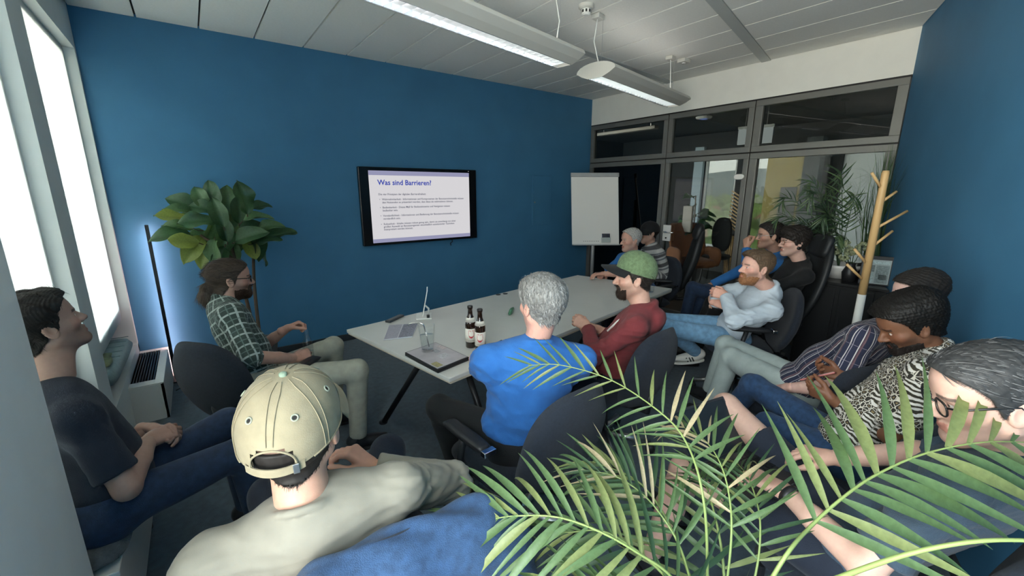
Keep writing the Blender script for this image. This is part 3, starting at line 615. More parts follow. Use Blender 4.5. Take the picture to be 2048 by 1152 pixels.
for a, b, c, d, col in ((-.08, .08, .175, .2, .52), (-.08, -.01, .11, .165, .20), (.0, .08, .02, .165, .28), (-.08, -.01, .02, .10, .44), (.02, .07, .05, .09, .14)): MB().box(a, b, -.0085, -.0076, c, d).build('print_block', mat('print %g' % col, (col * .8, col, col), .6, var=.3, vscale=90), sh_)
# ================================================================ window corner: convector, cushion, lamp, bench
M_conv = mat('cream convector paint', (.68, .68, .64), .45)
cvx = thing('convector', 'low cream convector heater with dark slotted top by the corner', 'heater', (-.45, 4.25, 0), world=True)
bx_ = MB(); y0, y1 = 3.80, YT - .02
for a in ((-.60, -.343, y0, y0 + .02, 0, .275), (-.363, -.343, y0, y1, 0, .275), (-.60, -.585, y0, y1, 0, .275), (-.60, -.343, y1 - .03, y1, 0, .275)): bx_.box(*a)
bx_.build('casing', M_conv, cvx, bevel=.002); MB().box(-.584, -.364, y0 + .02, y1 - .03, .1, .2).build('heating_core', M_blk, cvx)
for a in ((-.60, -.545, y0, y1), (-.395, -.343, y0, y1), (-.545, -.395, y0, y0 + .09), (-.545, -.395, y1 - .06, y1)): MB().box(*a, .2755, .285).build('top_rim', M_conv, cvx, bevel=.002)
for i in range(9): MB().box(-.540 + i * .0165, -.5335 + i * .0165, y0 + .09, y1 - .06, .245, .283).build('grille_slat', mat('dark slat', (.05, .052, .055), .4, metal=.5), cvx)
fl = thing('floor_lamp', 'slim black LED pole lamp glowing onto the blue corner wall', 'lamp', (-.325, 4.60, 0))
MB().box(-.012, .012, -.012, .010, .02, 1.37).build('pole', M_blk, fl, bevel=.002); MB().lathe([(0, 0), (.11, 0), (.11, .012), (0, .02)], (0, 0, 0), 24).build('base', M_blk, fl)
MB().box(-.009, .009, .0105, .0135, .04, 1.35).build('light_strip', mat('lavender led', (0, 0, 0), .5, emis=(1.0, .62, .60), estr=15), fl)
M_cush = mat('teal grey upholstery', (.14, .21, .22), .9, var=.15, vscale=40, bump=.5, bscale=300, sheen=.3)
wc = thing('window_cushion', 'teal grey seat cushion in the window niche near the corner', 'cushion', (-.655, 3.82, .362))
c_ = pad(.30, .92, .125, pw=7, nu=12, nv=18, wf=lambda v: 1 - .16 * max(0, .5 - v)).build('pad', M_cush, wc); weld(c_); c_.rotation_euler = (R(-90), 0, 0); c_.location = (0, 0, .14); c_.data.transform(Matrix.Scale(1, 4))
for i in range(5): MB().tube([(-.13, -.12 + .12 * i, .202), (.13, -.12 + .12 * i, .202)], .003, 6).build('seam', M_cush, wc)
def cloth(name, w, l, seed, m, loc, label, cat, amp=.016, rz=0):
    k = MB()
    for s in (0, 1):
        def f(u, v):
            P = np.array([[u * w * 14, v * l * 14, 0]]); h = amp * (1.2 + wob(P, .55, seed)[0]) * (1 - max(abs(2 * u - 1), abs(2 * v - 1)) ** 6 * .7)
            return ((u - .5) * w * (1 + .1 * math.sin(5 * v)), (v - .5) * l * (1 + .1 * math.sin(4 * u + 1)), h + .005 * s)
        k.grid(f, 20, 20)
    o = k.build(name, m, None, smooth=True); o.location = loc; o.rotation_euler = (0, 0, rz); return tag(o, label, cat)
cloth('folded_cloth', .2, .3, 4, mat('olive patterned cloth', (.13, .16, .09), .9, var=.6, vscale=30), (-.66, 3.62, .566), 'crumpled olive green cloth on the window cushion', 'cloth')
bn = thing('window_bench', 'grey upholstered bench under the man at the window', 'bench', (-.5, 2.05, 0))
k = pad(.48, .80, .10, pw=8, nu=12, nv=16).build('cushion', mat('dark grey upholstery', (.075, .085, .09), .9, var=.3, vscale=50, bump=.6, bscale=260, sheen=.3), bn); weld(k); k.rotation_euler = (R(-90), 0, 0); k.location = (-.08, .10, .415)
MB().box(-.035, .13, -.30, .50, .05, .38).build('base', M_conv, bn, bevel=.004)
for p in ((-.01, -.26), (.11, -.26), (-.01, .46), (.11, .46)): MB().tube([(p[0], p[1], 0), (p[0], p[1], .05)], .014, 8).build('foot', M_blk, bn)
for i, pts in enumerate(([(-.32, 4.3), (-.2, 4.42), (-.12, 4.36), (-.02, 4.5), (-.1, 4.58), (.06, 4.6)], [(-.3, 4.5), (-.22, 4.55), (-.16, 4.46), (-.24, 4.40), (-.14, 4.52), (-.02, 4.44), (.1, 4.52)])):
    P = [V(p[0], p[1], .006) for p in pts]; Q = []
    for j in range(len(P) - 1):
        p0, p1, p2, p3 = P[max(j - 1, 0)], P[j], P[j + 1], P[min(j + 2, len(P) - 1)]
        for t in np.linspace(0, 1, 6)[:-1]: Q.append(.5 * ((2 * p1) + (p2 - p0) * t + (2 * p0 - 5 * p1 + 4 * p2 - p3) * t * t + (3 * p1 - p0 - 3 * p2 + p3) * t ** 3))
    tag(MB().tube(Q + [P[-1]], .0055, 6).build('power_cable', M_blkp, None, smooth=True), ('black cable looping on the carpet beside the convector', 'second black cable, knotted against the screen wall skirting')[i], 'cable')
pwr = MB().box(-.13, .05, 4.46, 4.51, .0, .035).build('power_strip', M_blkp, None, bevel=.005); tag(pwr, 'black power strip on the carpet by the skirting', 'power strip')
# ================================================================ office chairs
M_fab = mat('charcoal blue chair fabric', (.012, .017, .027), .92, var=.25, vscale=90, bump=.5, bscale=500, sheen=.08)
def office_chair(label, high=False, arms=True, m=None):
    m = m or M_fab
    t = thing('office_chair', label, 'chair', group='office swivel chairs')
    H_ = .80 if high else .52
    k = pad(.50, .50, .085, pw=4.5, bend=lambda x, z: .012 * (x * x)).build('seat', m, t); weld(k); k.rotation_euler = (R(-90), 0, 0); k.location = (0, .02, .435)
    k = pad(.50, H_, .075, pw=2.7, bend=lambda x, z: .05 * x * x - .02 * math.cos(z * 2.2), wf=lambda v: .86 + .14 * math.sin(math.pi * min(1, v * .9 + .15))).build('backrest', m, t); weld(k)
    k.rotation_euler = (R(14), 0, 0); k.location = (0, -.265 - .12 * H_, (.47 if high else .40) + H_ / 2 * .97)
    if high:
        h = pad(.34, .2, .07, pw=4, bend=lambda x, z: .03 * x * x).build('headrest', m, t); weld(h); h.rotation_euler = (R(14), 0, 0); h.location = (0, -.405, 1.18)
    MB().tube([(0, -.12, .37), (0, -.31, .385), (0, -.33, .55)], .022, 8).build('back_stem', M_blkp, t, smooth=True)
    MB().box(-.12, .12, -.14, .12, .355, .395).build('mechanism', M_blkp, t, bevel=.01)
    MB().tube([(0, 0, .10), (0, 0, .36)], [.03, .025], 12).build('gas_post', M_blk, t, smooth=True)
    for i in range(5):
        a = R(90 + 72 * i); d = V(math.cos(a), math.sin(a), 0)
        b = MB().tube([d * .02 + V(0, 0, .105), d * .30 + V(0, 0, .075)], [.026, .017], 8).build('base_spoke', M_steel if not high else M_blk, t, smooth=True)
        MB().lathe([(0, -.018), (.026, -.018), (.028, -.01), (.028, .01), (.026, .018), (0, .018)], d * .305 + V(0, 0, .028), 14, (-d[1], d[0], 0)).build('castor', M_blkp, b, smooth=True)
    if arms:
        for s in (-1, 1):
            a = MB().tube([(s * .20, .06, .39), (s * .275, .06, .40), (s * .285, .05, .50), (s * .285, .02, .625)], .017, 8).build('armrest', M_blkp, t, smooth=True)
            p = pad(.07, .30, .036, pw=6, nu=8, nv=12).build('arm_pad', M_blkp, a); weld(p); p.rotation_euler = (R(-90), 0, 0); p.location = (s * .285, .0, .642)
            MB().box(s * .285 - .03, s * .285 + .03, -.175, -.145, .628, .652).build('arm_end', M_chrome, a, bevel=.004)
    return t
def place(t, x, y, f): t.location = (x, y, 0); t.rotation_euler = (0, 0, math.atan2(f[1], f[0]) - math.pi / 2); return t
CH = {}
ch0 = office_chair('charcoal swivel chair under the man in the blue T-shirt with his back to us')
CH[4] = place(ch0, 1.08, 1.41, (-.06, 1))
def chair(x, y, f, label): c = dup(ch0, label=label); return place(c, x, y, f)
CH[5] = chair(1.96, 1.63, (-.05, 1), 'charcoal swivel chair under the man in the maroon hoodie')
CH[2] = chair(.20, 2.80, (.75, .66), 'charcoal swivel chair under the ponytailed man in plaid')
CH[3] = chair(.30, 1.16, (.10, .99), 'swivel chair in the foreground with a denim jacket over its back')
CH[10] = chair(3.42, 1.50, (-.62, .78), 'black swivel chair under the man in the pale blue shirt')
CH[6] = chair(3.95, 2.80, (-1, .15), 'swivel chair at the far table end under the grey-haired man')
CH[8] = chair(4.50, 1.80, (-.5, .87), 'swivel chair under the man with his hand at his mouth')
hc = office_chair('black high-backed swivel chair beside the corner plants', True, True, mat('black chair leather', (.02, .023, .025), .55, bump=.2, bscale=120))
CH[9] = place(hc, 4.06, 1.60, (-.65, .76))
h2 = dup(hc, label='black high-backed chair by the glass door under the person in black cap'); CH[7] = place(h2, 4.38, 2.92, (-.60, .80))
def side_chair(x, y, f, label):
    t = thing('side_chair', label, 'chair', group='low black chairs along the blue wall')
    k = pad(.50, .50, .10, pw=6).build('seat', M_fab, t); weld(k); k.rotation_euler = (R(-90), 0, 0); k.location = (0, .0, .385)
    k = pad(.50, .40, .07, pw=5, bend=lambda x, z: .03 * x * x).build('backrest', M_fab, t); weld(k); k.rotation_euler = (R(16), 0, 0); k.location = (0, -.29, .62)
    for sx in (-1, 1):
        MB().tube([(sx * .21, .2, 0), (sx * .21, .2, .35)], .014, 8).build('leg', M_blk, t); MB().tube([(sx * .21, -.23, 0), (sx * .21, -.25, .36), (sx * .21, -.33, .70)], .014, 8).build('leg', M_blk, t)
    return place(t, x, y, f)
side_chair(2.70, .80, (.25, .97), 'low black chair under the man in the striped shirt')
side_chair(2.17, .50, (.15, .99), 'low black chair under the man in the leopard print shirt')
side_chair(1.62, .22, (.2, .98), 'low black chair under the man in the dark T-shirt on the right')
# joints measured in metres, people in seated poses (wr wrists, el elbows, kn knees, an ankles: left, right)
SPEC = {
'P1': {'head': (-0.488, 2.149, 1.177), 'hf': (0.840, 0.500, 0.300), 'hu': (-0.320, -0.140, 1.000), 'neck': (-0.481, 2.075, 0.938), 'pelvis': (-0.380, 1.980, 0.520), 'rt': (0.350, -0.940, 0.000), 'sw': 0.185, 'wr': [(-0.266, 2.148, 0.687), (-0.263, 2.043, 0.685)], 'el': [(-0.338, 2.153, 0.604), (-0.325, 1.840, 0.706)], 'kn': [(0.000, 2.200, 0.600), (0.030, 1.950, 0.570)], 'an': [(0.020, 2.260, 0.090), (0.060, 2.000, 0.090)], 'toe': (1.000, 0.050, 0.000), 'hd': [(0.800, -0.450, -0.100), (0.800, 0.450, 0.000)], 'hn': [(-0.200, -0.600, -0.700), (-0.200, 0.500, -0.800)], 'curl': [0.55, 0.5]},
'P2': {'head': (0.128, 3.020, 1.124), 'hf': (1.000, 0.020, -0.020), 'hu': (0.060, 0.000, 1.000), 'neck': (0.068, 2.982, 0.973), 'pelvis': (0.170, 2.780, 0.530), 'rt': (0.100, -0.990, 0.000), 'sw': 0.19, 'wr': [(0.378, 2.949, 0.774), (0.370, 2.668, 0.669)], 'el': [(0.297, 3.016, 0.663), (0.218, 2.523, 0.661)], 'kn': [(0.660, 2.980, 0.580), (0.680, 2.520, 0.560)], 'an': [(0.620, 2.950, 0.090), (0.660, 2.550, 0.090)], 'toe': (1.000, -0.100, 0.000), 'hd': [(0.900, -0.100, 0.300), (0.900, 0.300, 0.000)], 'hn': [(0.100, -0.500, -0.800), (-0.100, 0.800, -0.600)], 'curl': [0.85, 0.75]},
'P3': {'head': (0.122, 1.018, 1.102), 'hf': (0.420, 0.850, 0.200), 'hu': (-0.020, -0.100, 1.000), 'neck': (0.111, 0.963, 0.908), 'pelvis': (0.240, 1.190, 0.500), 'rt': (0.990, -0.100, -0.000), 'sw': 0.215, 'wr': [(0.100, 1.300, 0.580), (0.342, 1.190, 0.801)], 'el': [(-0.100, 1.120, 0.600), (0.518, 0.997, 0.768)], 'kn': [(0.080, 1.600, 0.560), (0.474, 1.436, 0.665)], 'an': [(0.100, 1.620, 0.090), (0.520, 1.620, 0.090)], 'toe': (0.200, 1.000, 0.000), 'hd': [(0.300, 0.900, -0.100), (-0.500, 0.400, 0.600)], 'hn': [(0.000, 0.000, -1.000), (-0.500, 0.300, -0.300)], 'curl': [0.4, 0.6]},
'P4': {'head': (1.103, 1.272, 1.191), 'hf': (0.120, 0.980, 0.000), 'hu': (-0.030, -0.020, 1.000), 'neck': (1.090, 1.278, 1.001), 'pelvis': (1.100, 1.400, 0.530), 'rt': (0.900, -0.430, 0.000), 'sw': 0.205, 'wr': [(1.130, 1.830, 0.765), (1.330, 1.800, 0.765)], 'el': [(0.995, 1.537, 0.767), (1.480, 1.550, 0.720)], 'kn': [(0.879, 1.806, 0.557), (1.330, 1.840, 0.570)], 'an': [(0.973, 1.751, 0.124), (1.380, 1.860, 0.090)], 'toe': (-0.100, 1.000, 0.000), 'hd': [(0.900, 0.300, 0.000), (-0.600, 0.700, 0.000)], 'hn': [(0.000, 0.000, -1.000), (0.000, 0.000, -1.000)], 'curl': [0.3, 0.3]},
'P5': {'head': (2.068, 1.536, 1.139), 'hf': (-0.620, 0.780, -0.030), 'hu': (-0.060, 0.050, 1.000), 'neck': (2.106, 1.487, 0.935), 'pelvis': (1.930, 1.620, 0.520), 'rt': (0.860, 0.500, 0.000), 'sw': 0.19, 'wr': [(1.873, 1.716, 0.816), (2.027, 1.751, 0.758)], 'el': [(1.681, 1.438, 0.688), (2.134, 1.581, 0.579)], 'kn': [(1.620, 2.000, 0.570), (1.950, 2.100, 0.570)], 'an': [(1.600, 2.050, 0.090), (1.920, 2.200, 0.090)], 'toe': (-0.400, 0.900, 0.000), 'hd': [(-0.300, 0.700, 0.350), (-0.500, 0.600, 0.200)], 'hn': [(0.600, 0.300, -0.500), (-0.600, -0.400, -0.500)], 'curl': [0.6, 0.6]},
'P6': {'head': (3.672, 2.811, 1.135), 'hf': (-0.900, 0.420, -0.050), 'hu': (0.000, 0.000, 1.000), 'neck': (3.714, 2.790, 0.952), 'pelvis': (3.930, 2.800, 0.530), 'rt': (0.200, 0.980, 0.000), 'sw': 0.2, 'wr': [(3.318, 2.851, 0.804), (3.450, 2.950, 0.765)], 'el': [(3.309, 2.668, 0.813), (3.600, 3.080, 0.720)], 'kn': [(3.500, 2.650, 0.570), (3.500, 2.900, 0.570)], 'an': [(3.500, 2.650, 0.090), (3.500, 2.900, 0.090)], 'toe': (-1.000, 0.100, 0.000), 'hd': [(-0.800, 0.600, 0.000), (-1.000, -0.200, 0.000)], 'hn': [(0.000, 0.000, -1.000), (0.000, 0.000, -1.000)], 'curl': [0.3, 0.3]},
'P7': {'head': (4.266, 3.014, 1.157), 'hf': (-0.850, 0.500, -0.050), 'hu': (0.000, 0.000, 1.000), 'neck': (4.305, 3.000, 0.990), 'pelvis': (4.400, 2.880, 0.530), 'rt': (0.500, 0.850, 0.000), 'sw': 0.19, 'wr': [(4.100, 2.900, 0.660), (4.080, 3.100, 0.660)], 'el': [(4.400, 2.680, 0.700), (4.350, 3.200, 0.700)], 'kn': [(3.980, 2.980, 0.570), (4.050, 3.200, 0.570)], 'an': [(4.000, 3.000, 0.090), (4.050, 3.250, 0.090)], 'toe': (-0.900, 0.400, 0.000), 'hd': [(-0.600, 0.600, -0.200), (-0.600, -0.300, -0.200)], 'hn': [(0.000, 0.000, -1.000), (0.000, 0.000, -1.000)], 'curl': [0.4, 0.4]},
'P8': {'head': (4.312, 1.721, 1.234), 'hf': (-0.620, 0.780, -0.040), 'hu': (-0.050, 0.030, 1.000), 'neck': (4.425, 1.673, 1.054), 'pelvis': (4.420, 1.920, 0.530), 'rt': (0.800, 0.600, 0.000), 'sw': 0.19, 'wr': [(4.151, 1.846, 1.120), (4.250, 2.200, 0.680)], 'el': [(4.048, 1.789, 0.924), (4.450, 2.150, 0.700)], 'kn': [(4.079, 2.303, 0.656), (4.220, 2.215, 0.626)], 'an': [(4.000, 2.350, 0.090), (4.150, 2.400, 0.090)], 'toe': (-0.500, 0.860, 0.000), 'hd': [(0.250, 0.250, 0.900), (-0.600, 0.300, -0.200)], 'hn': [(0.700, -0.400, -0.300), (0.000, 0.000, -1.000)], 'curl': [0.75, 0.4]},
'P9': {'head': (4.087, 1.435, 1.217), 'hf': (-0.700, 0.720, -0.020), 'hu': (-0.030, 0.020, 1.000), 'neck': (4.178, 1.388, 1.023), 'pelvis': (4.100, 1.580, 0.530), 'rt': (0.750, 0.660, 0.000), 'sw': 0.195, 'wr': [(3.720, 1.780, 0.680), (3.950, 1.950, 0.680)], 'el': [(3.800, 1.480, 0.720), (4.300, 1.850, 0.720)], 'kn': [(3.720, 1.850, 0.580), (3.920, 2.000, 0.580)], 'an': [(3.650, 2.000, 0.090), (3.850, 2.150, 0.090)], 'toe': (-0.600, 0.800, 0.000), 'hd': [(-0.400, 0.600, -0.100), (-0.600, 0.200, -0.100)], 'hn': [(0.000, 0.000, -1.000), (0.000, 0.000, -1.000)], 'curl': [0.4, 0.4]},
'P10': {'head': (3.187, 1.331, 1.104), 'hf': (-0.780, 0.620, 0.100), 'hu': (0.120, -0.050, 1.000), 'neck': (3.307, 1.268, 0.929), 'pelvis': (3.360, 1.540, 0.520), 'rt': (0.700, 0.710, 0.000), 'sw': 0.195, 'wr': [(3.083, 1.473, 0.884), (3.142, 1.571, 0.799)], 'el': [(2.858, 1.387, 0.762), (3.245, 1.682, 0.784)], 'kn': [(2.807, 1.768, 0.615), (2.964, 1.965, 0.596)], 'an': [(3.195, 1.717, 0.337), (2.950, 2.100, 0.090)], 'toe': (-0.750, 0.620, 0.000), 'hd': [(-0.100, 0.900, 0.150), (-0.100, -0.900, 0.000)], 'hn': [(0.800, 0.100, -0.400), (0.600, 0.200, -0.600)], 'curl': [0.35, 0.4]},
'P11': {'head': (2.740, 0.399, 1.159), 'hf': (-0.720, 0.680, -0.200), 'hu': (-0.120, 0.100, 1.000), 'neck': (2.758, 0.464, 0.987), 'pelvis': (2.770, 0.840, 0.490), 'rt': (0.970, -0.200, 0.000), 'sw': 0.2, 'wr': [(2.560, 0.820, 0.560), (2.980, 0.860, 0.560)], 'el': [(2.500, 0.560, 0.680), (3.050, 0.620, 0.660)], 'kn': [(2.855, 1.280, 0.517), (3.063, 1.420, 0.519)], 'an': [(2.820, 1.360, 0.090), (3.100, 1.520, 0.090)], 'toe': (0.100, 1.000, 0.000), 'hd': [(0.300, 0.700, -0.400), (-0.300, 0.700, -0.400)], 'hn': [(0.300, 0.000, -0.900), (-0.300, 0.000, -0.900)], 'curl': [0.4, 0.4]},
'P12': {'head': (2.337, 0.351, 1.104), 'hf': (-0.500, 0.720, -0.480), 'hu': (-0.330, 0.420, 0.850), 'neck': (2.382, 0.256, 0.981), 'pelvis': (2.240, 0.460, 0.480), 'rt': (0.950, 0.120, -0.020), 'sw': 0.2, 'wr': [(2.257, 0.537, 0.701), (2.469, 0.561, 0.754)], 'el': [(2.172, 0.289, 0.644), (2.735, 0.472, 0.690)], 'kn': [(2.205, 0.768, 0.480), (2.444, 0.958, 0.557)], 'an': [(2.200, 1.050, 0.090), (2.500, 1.180, 0.090)], 'toe': (0.100, 1.000, 0.000), 'hd': [(-0.150, 0.900, 0.250), (-0.300, 0.900, 0.050)], 'hn': [(0.750, 0.250, 0.500), (-0.500, 0.200, 0.750)], 'curl': [0.55, 0.6]},
'P13': {'head': (1.501, 0.056, 1.158), 'hf': (-0.500, 0.820, -0.280), 'hu': (-0.140, 0.220, 0.950), 'neck': (1.565, -0.015, 0.993), 'pelvis': (1.560, 0.240, 0.500), 'rt': (0.930, -0.250, -0.050), 'sw': 0.205, 'wr': [(1.371, 0.398, 0.725), (1.708, 0.376, 0.720)], 'el': [(1.256, 0.108, 0.752), (1.820, 0.360, 0.700)], 'kn': [(1.420, 0.760, 0.570), (1.762, 0.785, 0.724)], 'an': [(1.400, 0.860, 0.090), (1.750, 0.950, 0.090)], 'toe': (0.200, 1.000, 0.000), 'hd': [(-0.120, 0.900, 0.120), (-0.400, 0.800, 0.000)], 'hn': [(0.000, 0.100, -1.000), (0.000, 0.000, -1.000)], 'curl': [0.35, 0.35]},
}
# ================================================================ people
M_skin = mat('skin', (.5, .3, .22), .52, attr='col', sss=.12, bump=.10, bscale=500, var=.05, vscale=60)
M_eye = None
def unit(v): return nrm(v)
def ik(S_, E_, W_, l1, l2):
    S_, E_, W_ = (np.asarray(q, float) for q in (S_, E_, W_)); d = W_ - S_; L = np.linalg.norm(d)
    if L > (l1 + l2) * .995: k = L / ((l1 + l2) * .995); l1 *= k; l2 *= k
    if L < abs(l1 - l2) + .02: L = abs(l1 - l2) + .02
    u = nrm(d); a = (l1 * l1 - l2 * l2 + L * L) / (2 * L); h = math.sqrt(max(0, l1 * l1 - a * a)); v = (E_ - S_) - u * ((E_ - S_) @ u)
    return S_ + u * a + nrm(v) * h
def hand_prims(W_, d, n, side, curl):
    d = unit(d); n = np.asarray(n, float); n = unit(n - d * (n @ d)); th = np.cross(n, d) * (1 if side == 0 else -1)
    P = []; k = .010
    P += [Cone(W_ - d * .03, W_ + d * .012, .026, .024, .02)]
    spec = ((.028, .070, .0093), (.0095, .079, .0096), (-.0095, .074, .0092), (-.027, .058, .0082))
    for i, (o, L, r) in enumerate(spec):
        kn = W_ + d * (.088 - .005 * abs(i - 1)) + th * o; P.append(Cone(W_ + d * .012 + th * o * .62, kn, .0145, .0118, .014))
        a = .25 + curl * .75 + .06 * i; p = kn; dirs = []
        for j, f in enumerate((.46, .30, .24)):
            dd = d * math.cos(a) + n * math.sin(a); dd = unit(dd + th * o * 1.2); q = p + dd * L * f; P.append(Cone(p, q, r * (1 - .07 * j), r * (.93 - .08 * j), .004)); p = q; a += (.18 + curl * .85)
    b = W_ + d * .028 + th * .024 + n * .008; P.append(Cone(W_ + d * .01 + th * .012, b, .018, .0165, .014))
    a1 = unit(d * .72 + th * (.75 - .45 * curl) + n * (.25 + .35 * curl)); p1 = b + a1 * .040; a2 = unit(d * .9 + th * (.25 - .4 * curl) + n * (.25 + .35 * curl)); p2 = p1 + a2 * .030; p3 = p2 + unit(a2 + n * .2 * curl) * .024
    P += [Cone(b, p1, .0155, .0118, .008), Cone(p1, p2, .0114, .0104, .004), Cone(p2, p3, .0104, .008, .004)]
    return P
def head_fields(neck_local, p):
    """head in its own frame: x right, y forward, z up, eyes at z=0"""
    f = Field((-.105, -.14, -.21), (.105, .145, .15), p.get('hv', .0033)); j = p.get('jaw', 1.0); nl = p.get('nose', 1.0)
    sk = [Ell((0, -.014, .034), (.076, .098, .084), k=.01), Ell((0, .030, -.030), (.060 * j, .060, .086), k=.04), Ell((0, .048, .045), (.058, .045, .048), k=.03)]
    for s in (-1, 1):
        sk += [Cone((s * .050 * j, -.004, -.052), (s * .014, .068, -.098), .021, .019, .03), Ell((s * .044, .052, -.024), (.022, .026, .02), k=.025)]
    sk += [Ell((0, .074, -.097), (.022, .017, .017), k=.02)]
    base = Field((-.105, -.14, -.21), (.105, .145, .15), p.get('hv', .0033)).add(sk); skull = base.d.copy(); f.d = base.d
    f.add([Cone((-.034, .082, .017), (.034, .082, .017), .010, .010, .014), Cone((0, .086, .010), (0, .104 + .008 * nl, -.031), .0075, .0115, .012), Ell((.0115, .096, -.035), (.0085, .011, .0075), k=.008), Ell((-.0115, .096, -.035), (.0085, .011, .0075), k=.008)])
    f.sub([Ell((s * .031, .098, .0005), (.018, .016, .0105), k=.012) for s in (-1, 1)])
    f.add([Ell((s * .031, .0735, .0), (.0128, .0128, .0128), k=.002) for s in (-1, 1)])
    f.add([Ell((s * .031, .0735, .0), (.0142, .0142, .0142), k=.003, cut=((0, 0, .0035), (0, .15, -1))) for s in (-1, 1)] + [Ell((s * .031, .0735, .0), (.0139, .0139, .0139), k=.003, cut=((0, 0, -.0058), (0, .1, 1))) for s in (-1, 1)])
    f.add([Cone((-.019, .087, -.0615), (.019, .087, -.0615), .0055, .0055, .008), Cone((0, .0925, -.0605), (0, .0925, -.061), .006, .006, .010), Cone((-.015, .088, -.0715), (.015, .088, -.0715), .0068, .0068, .007)])
    f.sub([Cone((-.021, .098, -.0662), (.021, .098, -.0662), .0022, .0022, .004), Ell((.0065, .103, -.0425), (.004, .006, .003), k=.003), Ell((-.0065, .103, -.0425), (.004, .006, .003), k=.003)])
    for s in (-1, 1):
        t = R(14); A = np.array([[1, 0, 0], [0, math.cos(t), math.sin(t)], [0, -math.sin(t), math.cos(t)]])
        f.add([Ell((s * .079, -.012, -.008), (.0085, .0185, .032), A, k=.008), Ell((s * .073, -.004, -.012), (.01, .010, .018), A, k=.008)]); f.sub([Ell((s * .0885, -.009, -.008), (.0075, .010, .019), A, k=.005)])
    nk = np.asarray(neck_local, float)
    f.add([Cone((0, -.022, -.055), nk * .78, .050 * p.get('neckw', 1), .050 * p.get('neckw', 1), .025), Cone((0, .018, -.085), nk * .75 + V(0, .02, 0), .030, .038, .03)])
    return f, skull
def hairline(y, style):
    xs_ = [-.15, -.10, -.06, -.028, -.012, .012, .03, .05, .075, .10, .15]
    tab = {'short': [-.085, -.075, -.062, -.035, .012, -.018, .030, .055, .074, .088, .09], 'long': [-.12, -.10, -.085, -.05, -.018, -.02, .03, .052, .07, .085, .09],
           'receding': [-.085, -.072, -.06, -.03, .015, .0, .045, .068, .088, .115, .12], 'fringe': [-.09, -.08, -.068, -.04, .0, -.022, .005, .02, .032, .042, .045]}[style]
    return np.interp(y, xs_, tab)
def strands(pos, nor, n, L, comb, spread, seed, w=.0011, droop=.3, lift=.16):
    r = np.random.default_rng(seed); I = r.integers(0, len(pos), n); V_ = []; Q = []
    P0 = pos[I] - nor[I] * .002; cm = comb(pos[I]); cm = cm - nor[I] * (cm * nor[I]).sum(1, keepdims=True); D = nrm3(nor[I] * lift + nrm3(cm) + r.normal(size=(n, 3)) * spread); ll = L * r.uniform(.55, 1.25, n); sd = nrm3(np.cross(D, nor[I] + r.normal(size=(n, 3)) * .3))
    K = 3; rows = []
    for k in range(K + 1):
        t = k / K; C = P0 + D * (ll * t)[:, None] - nor[I] * ((ll * droop * t * t))[:, None]; ww = w * (1 - t * .85)
        rows.append((C - sd * ww, C + sd * ww))
    vv = np.stack([x for ab in rows for x in ab], 1).reshape(-1, 3); b = np.arange(n)[:, None] * (2 * (K + 1)); q = np.concatenate([b + np.array([[2 * k, 2 * k + 1, 2 * k + 3, 2 * k + 2]]) for k in range(K)])
    return vv, q
def nrm3(a): return a / (np.linalg.norm(a, axis=1, keepdims=True) + 1e-9)
def garment_coords(pos, frames):
    """flat fabric coordinates: u across / round, v along, from the closest limb or the trunk"""
    best = np.full(len(pos), 9.0); out = np.zeros((len(pos), 3))
    for prim, a, ax, ref, rad, tid in frames:
        d = prim(pos[:, 0], pos[:, 1], pos[:, 2]); m = d < best; best[m] = d[m]; q = pos[m] - a; al = q @ ax; e1 = nrm(ref - ax * (ref @ ax)); e2 = np.cross(ax, e1)
        if rad is None: out[m] = np.stack([q @ e1, al, q @ e2], 1)
        else: out[m] = np.stack([np.arctan2(q @ e2, q @ e1) * rad, al + tid, np.zeros(m.sum())], 1)
    return out
